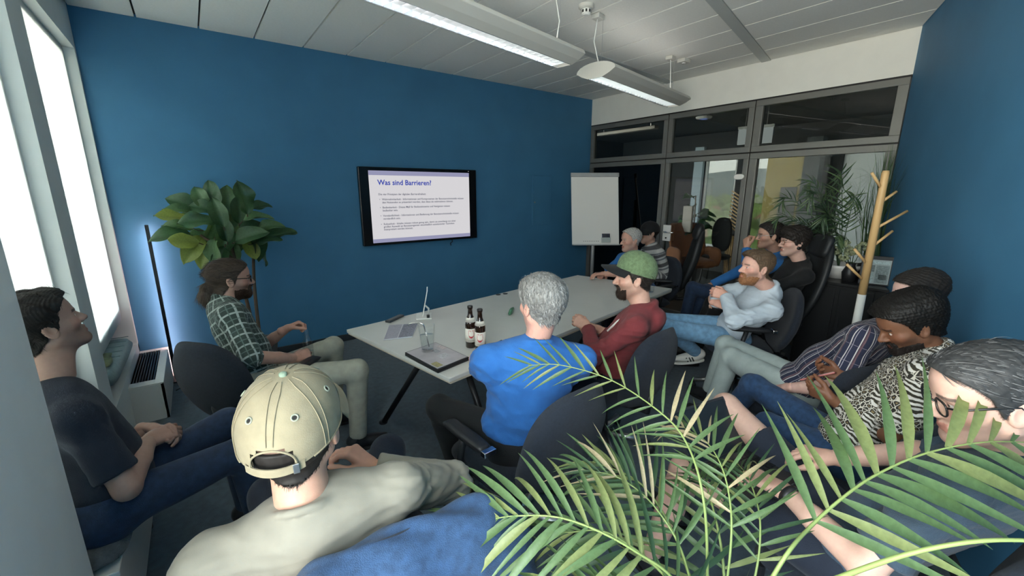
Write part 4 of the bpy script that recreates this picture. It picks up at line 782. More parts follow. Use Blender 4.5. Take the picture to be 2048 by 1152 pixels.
def person(key, label, o):
    s = {k: (np.array(v, float) if not np.isscalar(v) else v) for k, v in SPEC[key].items()}
    head, neck, pel = s['head'], s['neck'], s['pelvis']; rt = unit(s['rt']); w = o.get('fat', 1.0); sw = s['sw']
    root = thing('person', label, 'person', (pel[0], pel[1], 0), world=True, group='people at the meeting')
    up = unit(neck - pel); rt = unit(rt - up * (rt @ up) * .6); fw = unit(np.cross(up, rt)); A = np.array([rt, fw, up]); TL_ = np.linalg.norm(neck - pel)
    sh = [neck + rt * sw * sg - up * .068 + fw * o.get('hunch', .0) for sg in (-1, 1)]; hip = [pel + rt * .09 * sg for sg in (-1, 1)]
    wr, kn, an = s['wr'], s['kn'], s['an']; el = [ik(sh[i], s['el'][i], wr[i], .285, .255) for i in (0, 1)]
    # ---- clothes: top
    k_ = .045; tp = []; fr = []
    trunk = [Ell(pel + up * TL_ * .70 + fw * .004, (.172 * w, .112 * w, .185), A, k_), Ell(pel + up * TL_ * .36 + fw * .022 * w, (.155 * w, .118 * w * o.get('belly', 1), .17), A, k_), Ell(pel + up * .055 + fw * .01, (.168 * w, .125 * w, .095), A, k_)]
    cs_ = [Cone(neck - up * .010 - fw * .012, sh[i] + up * .002, .056, .056 * (w * .5 + .5), .06) for i in (0, 1)]
    tp += trunk + cs_
    for t in trunk: fr.append((t, pel, up, rt, .16, 0))
    for t in cs_: fr.append((t, pel, up, rt, None, 0))
    slv = o.get('sleeve', 'short'); loose = o.get('loose', 1.0)
    for i in (0, 1):
        if slv == 'short':
            e = sh[i] + (el[i] - sh[i]) * .80; a = unit(el[i] - sh[i]); c = Cone(sh[i], e + a * .03, .054 * loose, .063 * loose, .045, cut=(e, a)); tp.append(c); fr.append((c, sh[i], a, fw, .06, .3 * i))
        else:
            e1 = wr[i] if slv == 'long' else el[i] + (wr[i] - el[i]) * .12
            a = unit(el[i] - sh[i]); b = unit(wr[i] - el[i]); c1 = Cone(sh[i], el[i], .056 * loose, .053 * loose, .045); cut = e1 - b * .012
            c2 = Cone(el[i], e1 + b * .03, .052 * loose, .040 * loose if slv == 'long' else .052 * loose, .02, cut=(cut, b)); tp += [c1, c2]; fr += [(c1, sh[i], a, fw, .055, .3 * i), (c2, el[i], b, fw, .05, .3 * i + .31)]
            tp.append(Tor(cut - b * .012, b, (.033 if slv == 'long' else .048) * loose, .009, .008))
    if o.get('seamring'):
        for i in (0, 1): a = unit(el[i] - sh[i]); tp.append(Tor(sh[i] + a * .06, a, .056 * loose, .0065, .003))
    col_ = o.get('collar', 'crew')
    nd = unit(head - neck); cc_ = neck + nd * .018 - fw * .008
    if col_ == 'crew': tp.append(Tor(cc_ + nd * .014, unit(nd + fw * .35), .0635, .010, .006))
    if col_ == 'shirt': tp += [Tor(cc_ + nd * .012, unit(nd + fw * .3), .062, .013, .012), Tor(cc_ + nd * .028, unit(nd + fw * .3), .060, .010, .01)]
    if col_ == 'hood': tp += [Tor(cc_ + nd * .004, unit(nd + fw * .5), .074, .022, .02), Ell(neck - fw * .085 - up * .02, (.105, .06, .085), A, .03), Ell(neck - fw * .07 - up * .09, (.08, .045, .06), A, .03)]
    vx = o.get('vox', .0075); lo, hi = bounds(tp); F = Field(lo, hi, vx).add(tp); pos, q = F.mesh(); pos = relax(pos, q, 1, .4)
    nor = vnormals(pos, q); amp = o.get('fold', .0045)
    def folds(pos, seed):
        g = wob(pos, 14, seed) * .35 + (.35 - np.abs(wob(pos * V(1, 1, 1.6), 17, seed + 1))) * .9 + (.3 - np.abs(wob(pos, 34, seed + 4))) * .35; near = np.zeros(len(pos))
        for J in list(el) + [pel + up * TL_ * .25, pel + up * .1] + [sh[0] - up * .06, sh[1] - up * .06]: near = np.maximum(near, np.exp(-((pos - J) ** 2).sum(1) / .012))
        return g * (.35 + 1.5 * near)
    pos2 = pos + nor * (folds(pos, int(key[1:]) + 3) * amp)[:, None]
    top = link(o.get('top_name', 'shirt'), npmesh(pos2, q), o['top'], root, True); set_attr(top.data, 'gco', garment_coords(pos, fr), 'FLOAT_VECTOR')
    # ---- trousers
    bt = [Ell(pel + up * .0 - fw * .01, (.160 * w, .125 * w, .115), A, .05), Ell(pel - fw * .06 - V(0, 0, .03), (.150 * w, .105, .085), np.array([rt, nrm(np.cross((0, 0, 1), rt)), (0, 0, 1)]), .05)]
    fb_ = [(bt[0], pel, up, rt, None, 0), (bt[1], pel, up, rt, None, 0)]; lo_ = o.get('legloose', 1.0)
    for i in (0, 1):
        a = unit(kn[i] - hip[i]); b = unit(an[i] - kn[i])
        c1 = Cone(hip[i], kn[i] if not o.get('shorts') else kn[i] - a * .02, .088 * lo_, .064 * lo_, .035, cut=None if not o.get('shorts') else (kn[i] - a * .17, a)); bt.append(c1); fb_.append((c1, hip[i], a, rt, .07, 0))
        if not o.get('shorts'): c2 = Cone(kn[i], an[i] + b * .02, .062 * lo_, .050 * lo_, .025, cut=(an[i] - b * .01, b)); bt.append(c2); fb_.append((c2, kn[i], b, rt, .06, .5))
    lo, hi = bounds(bt); F = Field(lo, hi, o.get('vox', .0075) * 1.15).add(bt); pos, q = F.mesh(); pos = relax(pos, q, 1, .4); nor = vnormals(pos, q)
    nk_ = np.zeros(len(pos))
    for J in list(kn) + list(hip): nk_ = np.maximum(nk_, np.exp(-((pos - J) ** 2).sum(1) / .01))
    pos2 = pos + nor * ((wob(pos, 22, 5) * (.4 + nk_)) * .004)[:, None]
    tr_ = link('shorts' if o.get('shorts') else 'trousers', npmesh(pos2, q), o['bottom'], root, True); set_attr(tr_.data, 'gco', garment_coords(pos, fb_), 'FLOAT_VECTOR')
    # ---- shoes
    td = unit(s['toe'])
    for i in (0, 1):
        a = an[i]; tdir = td if not o.get('tdir') else unit(o['tdir'][i]); hz = V(0, 0, 1) if abs(tdir[2]) < .3 else unit(np.cross(np.cross(tdir, (0, 0, 1)), tdir)); sd = np.cross(tdir, hz)
        gz = a - hz * (.07 if o.get('tdir') else a[2] - .018); bs = a - hz * .045
        pr = [Cone(a - tdir * .035 - hz * .02, bs + tdir * .11 - hz * .004, .042, .034, .02), Cone(bs + tdir * .08, bs + tdir * .165 - hz * .006, .038, .030, .02), Cone(a + hz * .0, a - hz * .03, .045, .043, .02)]
        bot = (a - hz * .072, -hz); lo, hi = bounds(pr); F = Field(lo, hi, .0065).add(pr); X, Y_, Z = F.xyz(); F.d = np.maximum(F.d, (X - bot[0][0]) * bot[1][0] + (Y_ - bot[0][1]) * bot[1][1] + (Z - bot[0][2]) * bot[1][2])
        pos, q = F.mesh(); sho = link('shoe', npmesh(relax(pos, q, 1, .4), q), o.get('shoe', M_blkp), root, True)
        sl = [];
        for t in np.linspace(0, 2 * math.pi, 20, endpoint=False): sl.append(a - hz * .088 + tdir * (.052 + .128 * math.cos(t)) + sd * (.042 * math.sin(t) * (1 + .12 * math.cos(t))))
        MB().prism(sl, hz * .02).build('sole', o.get('sole', M_dark), sho, bevel=.003)
        if o.get('stripes') and True:
            for ss in (-1, 1):
                for kx in (.035, .058, .081): c = a + tdir * kx - hz * .046 + sd * ss * .0345; MB().obox(c, unit(tdir * .55 + hz), nrm(np.cross(unit(tdir * .55 + hz), sd)), sd, .020, .0048, .006).build('stripe', M_dark, sho)
    # ---- body: one mesh (trunk, limbs, head, hands)
    parts = []; sc_ = np.array(o.get('skin', (.50, .29, .21)))
    core = [Ell(pel + up * TL_ * .7, (.12, .07, .14), A, .04), Ell(pel + up * .1, (.11, .075, .14), A, .04), Cone(neck - up * .03 + fw * .012, neck + nd * .05, .050, .050, .03)]
    for i in (0, 1):
        ex_ = 1.0; core += [Cone(neck - up * .03, sh[i], .04, .042, .03), Cone(sh[i], el[i], .043, .039, .02), Cone(el[i], wr[i] * .6 + el[i] * .4, .041, .034, .015), Cone(wr[i] * .6 + el[i] * .4, wr[i], .034, .026, .012)]
        bare = o.get('shorts'); core += [Cone(hip[i], kn[i], .062, .054 if bare else .042, .03), Cone(kn[i], kn[i] * .6 + an[i] * .4, .053 if bare else .04, .055 if bare else .04, .02), Cone(kn[i] * .6 + an[i] * .4, an[i], .055 if bare else .04, .038 if bare else .03, .02)]
    lo, hi = bounds(core); F = Field(lo, hi, .009).add(core); pos, q = F.mesh(); parts.append((relax(pos, q, 1, .4), q, np.tile(sc_, (len(pos), 1))))
    for i in (0, 1):
        hp = hand_prims(wr[i], s['hd'][i], s['hn'][i], i, s['curl'][i]); lo, hi = bounds(hp); F = Field(lo, hi, o.get('handvox', .003)).add(hp); pos, q = F.mesh()
        c = np.tile(sc_ * (1.0, .94, .92), (len(pos), 1)); parts.append((pos, q, c))
    # head
    hf, hu = unit(s['hf']), np.asarray(s['hu'], float); hr = unit(np.cross(hf, hu)); hu = np.cross(hr, hf); HA = np.array([hr, hf, hu]); hs = o.get('hs', 1.0)
    toL = lambda P: (np.asarray(P) - head) @ HA.T / hs; toW = lambda P: np.asarray(P) @ HA * hs + head
    F, skull = head_fields(toL(neck), o); pos, q = F.mesh(); c = np.tile(sc_, (len(pos), 1)); x, y, z = pos.T
    rr2 = ((np.abs(x) - .031) ** 2 + (y - .0735) ** 2 + z ** 2) ** .5; ey_ = (rr2 < .0134) & (y > .078) & (z < .0035) & (z > -.0058); c[ey_] = (.55, .52, .48); g = o.get('gaze', 0)
    ir = ey_ & ((np.abs(x) - .031 + g * np.sign(x)) ** 2 + z ** 2 < .0055 ** 2); c[ir] = (.05, .035, .02)
    lip = (np.abs(x) < .023) & (z < -.056) & (z > -.078) & (y > .082); c[lip] = c[lip] * (.86, .60, .58)
    hc_ = np.array(o.get('hair', (.02, .015, .012))); bl = lambda m, t: c.__setitem__(m, c[m] * (1 - t) + hc_ * t)
    brow = (np.abs(np.abs(x) - .032) < .019) & (np.abs(z - (.0215 - .10 * np.abs(np.abs(x) - .03))) < .0042) & (y > .06); bl(brow, .8)
    ck = (np.abs(z + .02) < .02) & (y > .05) & (np.abs(x) > .02); c[ck] = c[ck] * (1.04, .93, .92)
    st_ = o.get('stubble', .55 if o.get('beard') else 0)
    if st_:
        wz = np.clip((-.036 - z + .5 * np.clip(np.abs(x) - .03, 0, .04)) / .022, 0, 1) * np.clip((y + .008) / .03, 0, 1) * np.clip((z + .135) / .02, 0, 1); wz[(np.abs(x) < .022) & (np.abs(z + .066) < .011)] *= .1; wz = (wz * st_)[:, None]; c[:] = c * (1 - wz) + hc_ * wz
    sc2 = z > hairline(y, o.get('style', 'short')) - .006 + o.get('nape', 0) * np.clip((-.03 - y) / .03, 0, 1)
    if o.get('style'): bl(sc2 & (np.abs(x) < .08), o.get('scalp', .75))
    Wp = toW(pos); parts.append((Wp, q, c))
    vv = np.concatenate([p_[0] for p_ in parts]); off = np.cumsum([0] + [len(p_[0]) for p_ in parts[:-1]]); qq = np.concatenate([p_[1] + f_ for p_, f_ in zip(parts, off)]); cl = np.concatenate([p_[2] for p_ in parts])
    body = link('body', npmesh(vv, qq), M_skin, root, True); set_attr(body.data, 'col', np.clip(cl, .004, 1), 'FLOAT_COLOR')
    # ---- hair
    X, Y_, Z = F.xyz(); seed = int(key[1:])
    if o.get('style'):
        tt = o.get('hth', .012); ts_ = o.get('hside', .006); hl = hairline(Y_, o['style']) + 0 * Z + o.get('nape', 0) * np.clip((-.03 - Y_) / .03, 0, 1)
        th = ts_ + (tt - ts_) * np.clip((Z - .02) / .07, 0, 1) + o.get('front', 0) * np.clip((Y_ - .02) / .06, 0, 1) * np.clip((Z - .05) / .04, 0, 1) + o.get('backt', 0) * np.clip((-Y_ - .04) / .05, 0, 1)
        bk = np.clip((-.03 - Y_) / .02, 0, 1) + 0 * X + 0 * Z; d = np.maximum(np.where(bk > 0, np.minimum(skull, F.d * bk + skull * (1 - bk)), skull) - th, (hl - Z) * .7)
        if o.get('hat'): d = np.maximum(d, Z - .045)
        hv_ = Field((-.105, -.14, -.21), (.105, .145, .15), F.vox); hv_.d = d.astype(np.float32)
        if o.get('extra'):
            h3 = Field((-.105, -.21, -.21), (.105, .145, .15), F.vox); e_ = h3.n[1] - hv_.n[1]; h3.d[:hv_.n[0], e_:, :hv_.n[2]] = hv_.d; h3.lo[1] = hv_.lo[1] - e_ * F.vox; h3.ax[1] = (h3.lo[1] + F.vox * np.arange(h3.n[1])).astype(np.float32); hv_ = h3; hv_.add(o['extra'])
        pos, q = hv_.mesh(); nor = vnormals(pos, q); pos = pos + nor * (wob(pos, o.get('hfreq', 110), seed) * o.get('hrough', .003))[:, None]
        comb = o.get('comb', lambda P: np.stack([P[:, 0] * 2, -.5 - P[:, 1] * 2, -.3 + 0 * P[:, 2]], 1) * .8)
        nst = o.get('strands', 900)
        outer = (pos[:, 2] > hairline(pos[:, 1], o['style']) + .002)
        if o.get('hat'): outer &= pos[:, 2] < .03
        sv, sq = strands(pos[outer], nor[outer], nst, o.get('slen', .028), comb, o.get('spread', .25), seed, o.get('sw', .0011), o.get('droop', .3), o.get('lift', .16))
        vv = np.concatenate([pos, sv]); qq = np.concatenate([q, sq + len(pos)]); base = hc_; g2 = np.array(o.get('hair2', hc_ * 1.8))
        r = np.random.default_rng(seed); f1 = np.clip(.5 + .5 * wob(pos * V(1, .2, .5), 420, seed + 2), 0, 1)[:, None] * o.get('streak', .35); f2 = np.repeat(r.random(nst), 8)[:, None]
        cl = np.concatenate([base * (1 - f1) + g2 * f1, base * (1 - f2) + g2 * f2])
        h = link('hair', npmesh(toW(vv), qq), mat('hair', (.1, .1, .1), .55, attr='col', spec=.25), root, True); set_attr(h.data, 'col', np.clip(cl, .003, 1), 'FLOAT_COLOR')
    if o.get('beard'):
        tb_ = o['beard']; ax_ = np.abs(X) + 0 * Y_ + 0 * Z
        nz_ = .003 * np.sin(X * 260) * np.sin(Z * 310 + Y_ * 200); low = Z + .079 - .65 * np.clip(ax_ - .026, 0, .03) + nz_; mus = np.maximum(np.abs(Z + .0535) - .0065, ax_ - .027) + nz_; goat = np.maximum(np.abs(ax_ - .027) - .006, np.abs(Z + .068) - .014)
        reg = np.maximum.reduce([np.minimum(np.minimum(low, mus), goat), o.get('goatee', .004) - Y_ + 0 * X + 0 * Z, -.135 - Z + 0 * X + 0 * Y_]); mouth = np.sqrt((ax_ / .024) ** 2 + ((Z + .067) / .0105) ** 2) - 1
        reg = np.maximum(reg, -mouth * .008); d = np.maximum(F.d - tb_, reg); hv_ = Field((-.105, -.14, -.21), (.105, .145, .15), F.vox); hv_.d = d.astype(np.float32); pos, q = hv_.mesh()
        if len(pos):
            nor = vnormals(pos, q); fr_ = pos[:, 1] > .03; pos = pos + nor * (wob(pos, 150, 3) * .0018)[:, None]
            sv, sq = strands(pos[fr_], nor[fr_], 700, .014 + tb_, lambda P: np.stack([P[:, 0] * 0, .2 + 0 * P[:, 0], -1 + 0 * P[:, 0]], 1), .3, 5, .0009, .1, .3)
            bc = np.array(o.get('beardcol', hc_)); f1 = np.clip(.5 + .5 * wob(pos, 200, 9), 0, 1)[:, None]; f2 = np.repeat(np.random.default_rng(2).random(700), 8)[:, None]
            b = link('beard', npmesh(toW(np.concatenate([pos, sv])), np.concatenate([q, sq + len(pos)])), mat('hair', ()), root, True); set_attr(b.data, 'col', np.clip(np.concatenate([bc * (.7 + .6 * f1), bc * (.6 + f2)]), .003, 1), 'FLOAT_COLOR')
    def hl_(P): return [tuple(toW(np.asarray(p_, float))) for p_ in P]
    if o.get('glasses'):
        gm = o['glasses']; rad = o.get('grad', .0018); G = MB(); zz = -.003
        for sg in (-1, 1):
            ring = [(sg * .033 + .0235 * math.copysign(abs(math.cos(t)) ** .75, math.cos(t)), .101 - .10 * abs(.0235 * math.cos(t)), zz + .0185 * math.copysign(abs(math.sin(t)) ** .75, math.sin(t))) for t in np.linspace(0, 2 * math.pi, 25)]
            G.tube(hl_(ring), rad, 6, cap=False); G.tube(hl_([(sg * .056, .098, .006), (sg * .0745, .085, .008), (sg * .082, .02, .012), (sg * .083, -.012, .012), (sg * .080, -.03, -.012)]), rad * 1.1, 6)
        G.tube(hl_([(-.011, .102, .003), (0, .107, .006), (.011, .102, .003)]), rad, 6); gl = G.build('glasses', gm, root, smooth=True)
        for sg in (-1, 1):
            P = [(sg * .033 + .022 * math.cos(t), .1005, zz + .017 * math.sin(t)) for t in np.linspace(0, 2 * math.pi, 20, endpoint=False)]; MB().prism(hl_(P), hf * .0008).build('lens', glass_mat('spectacle lens', (.97, .98, .98), .7), gl)
    root['_frame'] = 0; return dict(root=root, toW=toW, HA=HA, head=head, up=up, fw=fw, rt=rt, sh=sh, el=el, wr=wr, neck=neck, pel=pel, hl=hl_, TL=TL_, nd=nd)
# ---------------------------------------------------------------- fabrics in cloth coordinates
def fabric(name, base, lines, rough=.9, noise=.12, bump=.35):
    """lines: (axis 0/1, period, phase, width, colour)"""
    m = mat(name, base, rough, bump=bump, bscale=420, sheen=.06, var=0); n, b = nodes_of(m)
    a = n.nodes.new('ShaderNodeAttribute'); a.attribute_name = 'gco'; sp_ = n.nodes.new('ShaderNodeSeparateXYZ'); n.links.new(a.outputs['Vector'], sp_.inputs[0])
    cur = n.nodes.new('ShaderNodeRGB'); cur.outputs[0].default_value = tuple(base) + (1,); cur = cur.outputs[0]
    def mth(op, x, y=None):
        q = n.nodes.new('ShaderNodeMath'); q.operation = op
        for i, v_ in enumerate((x, y)):
            if v_ is None: continue
            if isinstance(v_, (int, float)): q.inputs[i].default_value = v_
            else: n.links.new(v_, q.inputs[i])
        return q.outputs[0]
    for ax_, per, phs, wd, col in lines:
        t = mth('FRACT', mth('ADD', mth('DIVIDE', sp_.outputs[ax_], per), phs + 50)); t = mth('LESS_THAN', t, wd); t = mth('MULTIPLY', t, .86)
        mx = n.nodes.new('ShaderNodeMix'); mx.data_type = 'RGBA'; n.links.new(t, mx.inputs[0]); n.links.new(cur, mx.inputs[6]); mx.inputs[7].default_value = tuple(col) + (1,); cur = mx.outputs[2]
    no = n.nodes.new('ShaderNodeTexNoise'); no.inputs['Scale'].default_value = 45; n.links.new(a.outputs['Vector'], no.inputs[0]); k = mth('ADD', mth('MULTIPLY', no.outputs[0], noise * 2), 1 - noise)
    sc_ = n.nodes.new('ShaderNodeVectorMath'); sc_.operation = 'SCALE'; n.links.new(cur, sc_.inputs[0]); n.links.new(k, sc_.inputs['Scale']); n.links.new(sc_.outputs[0], b.inputs['Base Color']); return m
def cloth_mat(name, c, **k): return mat(name, c, k.pop('rough', .88), bump=k.pop('bump', .4), bscale=k.pop('bscale', 380), sheen=k.pop('sheen', .06), var=k.pop('var', .08), vscale=k.pop('vscale', 22), **k)
def animal_print(name):
    m = mat(name, (.6, .57, .5), .8, bump=.3, bscale=400); n, b = nodes_of(m); a = n.nodes.new('ShaderNodeAttribute'); a.attribute_name = 'gco'
    v_ = n.nodes.new('ShaderNodeTexVoronoi'); v_.feature = 'DISTANCE_TO_EDGE'; v_.inputs['Scale'].default_value = 62; n.links.new(a.outputs['Vector'], v_.inputs['Vector'])
    w_ = n.nodes.new('ShaderNodeTexWave'); w_.bands_direction = 'Y'; w_.inputs['Scale'].default_value = 16; w_.inputs['Distortion'].default_value = 7; w_.inputs['Detail'].default_value = 3; n.links.new(a.outputs['Vector'], w_.inputs['Vector'])
    no = n.nodes.new('ShaderNodeTexNoise'); no.inputs['Scale'].default_value = 7; no.inputs['Detail'].default_value = 1; n.links.new(a.outputs['Vector'], no.inputs['Vector'])
    def ramp(src, stops):
        r = n.nodes.new('ShaderNodeValToRGB'); r.color_ramp.interpolation = 'CONSTANT' if len(stops) < 4 else 'LINEAR'; e = r.color_ramp.elements; e[0].position, e[0].color = stops[0]; e[1].position, e[1].color = stops[1]
        for p, c in stops[2:]: q = e.new(p); q.color = c
        n.links.new(src, r.inputs[0]); return r.outputs[0]
    leo = ramp(v_.outputs['Distance'], [(0, (.58, .55, .47, 1)), (.07, (.025, .022, .018, 1)), (.30, (.20, .15, .07, 1))]); zeb = ramp(w_.outputs[0], [(0, (.03, .028, .02, 1)), (.32, (.13, .10, .04, 1)), (.5, (.62, .60, .56, 1))])
    sel = ramp(no.outputs[0], [(0, (0, 0, 0, 1)), (.5, (1, 1, 1, 1))]); mx = n.nodes.new('ShaderNodeMix'); mx.data_type = 'RGBA'; n.links.new(sel, mx.inputs[0]); n.links.new(leo, mx.inputs[6]); n.links.new(zeb, mx.inputs[7]); n.links.new(mx.outputs[2], b.inputs['Base Color']); return m
M_denim = cloth_mat('blue denim', (.021, .055, .125), var=.3, vscale=40, bump=.5); M_denimD = cloth_mat('dark blue denim', (.012, .028, .065), var=.25, vscale=40); M_denimL = cloth_mat('light blue denim', (.17, .33, .50), var=.2, vscale=30)
M_navy = cloth_mat('navy cotton', (.010, .015, .028)); M_blackc = cloth_mat('black cotton', (.006, .007, .008)); M_blue = cloth_mat('royal blue cotton', (.020, .125, .39)); M_blue2 = cloth_mat('blue cotton', (.02, .13, .36))
M_slate = cloth_mat('dark slate cotton', (.036, .058, .085)); M_sand = cloth_mat('sand sweatshirt', (.235, .218, .175), var=.06, bump=.10, bscale=700); M_maroon = cloth_mat('maroon fleece', (.18, .028, .032), var=.12, bump=.6)
M_pale = cloth_mat('pale blue oxford', (.47, .54, .60), var=.06); M_chino = cloth_mat('pale sage chino', (.36, .42, .40), var=.08); M_khaki = cloth_mat('grey khaki corduroy', (.33, .33, .27), var=.12)
M_plaid = fabric('green white plaid', (.035, .055, .048), [(0, .068, .1, .15, (.40, .46, .43)), (1, .068, .3, .15, (.40, .46, .43)), (0, .068, .6, .08, (.12, .17, .15)), (1, .068, .75, .08, (.12, .17, .15))])
M_stripe = fabric('navy striped cotton', (.016, .020, .045), [(0, .036, .2, .11, (.55, .52, .50)), (0, .036, .46, .07, (.38, .36, .40)), (1, .085, .5, .03, (.20, .18, .22)), (0, .072, .75, .12, (.10, .05, .06))])
M_bands = fabric('broad black white bands', (.45, .45, .43), [(1, .12, .1, .35, (.03, .03, .035)), (1, .12, .6, .16, (.10, .11, .13))])
M_wht = mat('white leather', (.70, .68, .62), .5); M_tan = mat('tan suede', (.52, .34, .13), .8, var=.1, vscale=30)
GREY = (.20, .20, .19); DK = (.012, .010, .009)
back = lambda P: np.where((P[:, 1] < -.104)[:, None] & (P[:, 2] < .0)[:, None], np.stack([P[:, 0] * 2, -.05 + 0 * P[:, 1], -1 + 0 * P[:, 2]], 1), np.stack([P[:, 0] * 3, -.9 + 0 * P[:, 1], .1 - P[:, 2] * 2], 1))
PP = {}
PP[1] = person('P1', 'dark-haired man in navy T-shirt sitting at the window, hands clasped', dict(top=M_navy, bottom=M_denimD, style='short', hth=.022, hside=.010, hair=DK, hair2=(.04, .035, .03), hrough=.005, spread=.5, slen=.03, stubble=.25, skin=(.36, .22, .17), top_name='t_shirt', nose=.8))
PP[2] = person('P2', 'ponytailed bearded man in green plaid shirt with glasses, holding a bottle', dict(top=M_plaid, bottom=M_khaki, sleeve='rolled', loose=1.08, collar='shirt', style='long', hth=.009, hside=.008, backt=.008, hair=(.035, .024, .018), hair2=(.13, .095, .07), streak=.3, hrough=.002, comb=back, spread=.10, slen=.06, strands=2600, droop=.15, beard=.006, stubble=.5, beardcol=(.05, .028, .018), glasses=mat('black acetate', (.01, .01, .01), .3), grad=.0024, skin=(.44, .25, .19),
    extra=[Cone((0, -.10, -.022), (0, -.128, -.04), .026, .022, .012), Cone((0, -.125, -.048), (.005, -.128, -.095), .036, .046, .015), Cone((.005, -.13, -.095), (.012, -.118, -.17), .044, .022, .015)], legloose=1.05, shoe=M_blkp))
PP[3] = person('P3', 'man in sand sweatshirt and beige cap with his back to us in the foreground', dict(top=M_sand, bottom=M_navy, sleeve='long', loose=1.08, style='short', hat=True, hth=.007, hside=.0065, hair=(.014, .012, .011), hair2=(.045, .04, .036), strands=2600, seamring=True, slen=.012, spread=.2, hrough=.001, sw=.0006, skin=(.55, .31, .22), fat=1.12, fold=.012, nape=.010, vox=.0065, hs=1.14, top_name='sweatshirt', neckw=1.0, shoe=M_blkp))
PP[4] = person('P4', 'grey-haired man in royal blue T-shirt seen from behind at the table', dict(top=M_blue, bottom=M_blackc, style='short', hth=.018, hside=.010, backt=.004, hair=(.075, .075, .072), hair2=(.46, .46, .445), streak=.45, strands=4200, slen=.036, spread=.20, droop=.45, hrough=.003, comb=lambda P: np.stack([P[:, 0] * 3 + .35, -P[:, 1] * 5 - .5, -.9 - P[:, 2] * 2], 1), stubble=.3, skin=(.60, .33, .26), fat=1.16, belly=1.2, fold=.014, vox=.0065, loose=1.12, top_name='t_shirt', shoe=M_tan, sole=M_wht))
PP[5] = person('P5', 'bearded man in maroon hoodie and green cap at the table', dict(top=M_maroon, bottom=M_navy, sleeve='long', collar='hood', style='short', hat=True, hth=.008, hside=.008, hair=DK, hair2=(.05, .04, .03), beard=.006, goatee=.045, stubble=.32, beardcol=(.03, .02, .015), skin=(.56, .33, .25), fat=1.03, hs=1.07, fold=.011, top_name='hoodie'))
PP[6] = person('P6', 'grey-haired man in blue T-shirt at the far table end before the flip chart', dict(top=M_blue2, bottom=M_navy, style='receding', hth=.012, hside=.008, hair=(.22, .215, .20), hair2=(.58, .57, .54), streak=.8, skin=(.52, .29, .22), stubble=.25, fat=1.1, top_name='t_shirt', handvox=.0045, vox=.009))
PP[7] = person('P7', 'person in black cap and banded shirt half hidden behind the grey-haired man', dict(top=M_bands, bottom=M_blackc, sleeve='long', style='short', hat=True, hth=.008, hside=.008, hair=DK, skin=(.45, .27, .2), handvox=.0045, vox=.009))
PP[8] = person('P8', 'man with glasses and hand at his mouth in a blue jacket by the glass wall', dict(top=M_blue2, bottom=M_denimD, sleeve='long', collar='shirt', style='short', hth=.018, hside=.008, hair=DK, hair2=(.06, .05, .045), glasses=M_steel, stubble=.3, skin=(.50, .29, .21), handvox=.0045, vox=.009, top_name='jacket'))
PP[9] = person('P9', 'dark-haired man in black with round glasses and ear plug in the high-backed chair', dict(top=M_blackc, bottom=M_blackc, sleeve='long', style='fringe', hth=.028, hside=.014, front=.01, hair=DK, hair2=(.05, .042, .036), hrough=.005, spread=.4, slen=.035, glasses=mat('copper wire', (.5, .25, .16), .3, metal=1), skin=(.66, .42, .34), stubble=.18, handvox=.0045, vox=.009, top_name='jumper'))
PP[10] = person('P10', 'man with fair quiff and ginger beard in pale blue shirt, arms crossed', dict(top=M_pale, bottom=M_denimL, sleeve='long', collar='shirt', style='short', hth=.019, hside=.002, front=.010, hair=(.075, .05, .032), hair2=(.24, .16, .10), scalp=.45, comb=back, slen=.03, beard=.006, beardcol=(.26, .12, .055), skin=(.64, .37, .29), fold=.011, loose=1.1, shoe=M_wht, sole=M_wht, stripes=True, tdir=[(-.75, .62, -.12), (-.5, .86, 0)]))
PP[11] = person('P11', 'man in navy striped shirt and pale trousers reclining by the blue wall, face hidden', dict(top=M_stripe, bottom=M_chino, sleeve='short', collar='shirt', style='short', hth=.014, hside=.006, hair=DK, hair2=(.05, .045, .04), skin=(.68, .43, .36), fold=.008, legloose=1.12, loose=1.1))
PP[12] = person('P12', 'man in leopard print shirt and jeans looking down at his phone', dict(top=animal_print('black white animal print'), bottom=M_denim, sleeve='short', collar='shirt', style='short', hth=.030, hside=.012, backt=.012, hair=(.005, .0045, .004), hair2=(.010, .009, .008), hrough=.003, hfreq=320, strands=4000, slen=.009, spread=.9, beard=.004, beardcol=(.012, .009, .008), skin=(.17, .075, .040), loose=1.15, fold=.010, vox=.0065, handvox=.0026))
PP[13] = person('P13', 'man in dark T-shirt, shorts and black glasses typing on a laptop, right foreground', dict(top=M_slate, bottom=M_navy, shorts=True, style='short', hth=.016, hside=.009, backt=.004, hair=(.018, .019, .020), hair2=(.15, .15, .15), streak=.2, strands=5200, slen=.05, spread=.10, droop=.5, hrough=.0015, comb=lambda P: np.stack([P[:, 0] * 2, -1.2 + 0 * P[:, 1], -.5 - P[:, 2] * 3], 1), glasses=mat('black acetate', ()), grad=.0026, skin=(.53, .335, .265), fat=1.0, fold=.012, vox=.0065, handvox=.0026, hs=1.05, hv=.003, stubble=.12, top_name='t_shirt'))
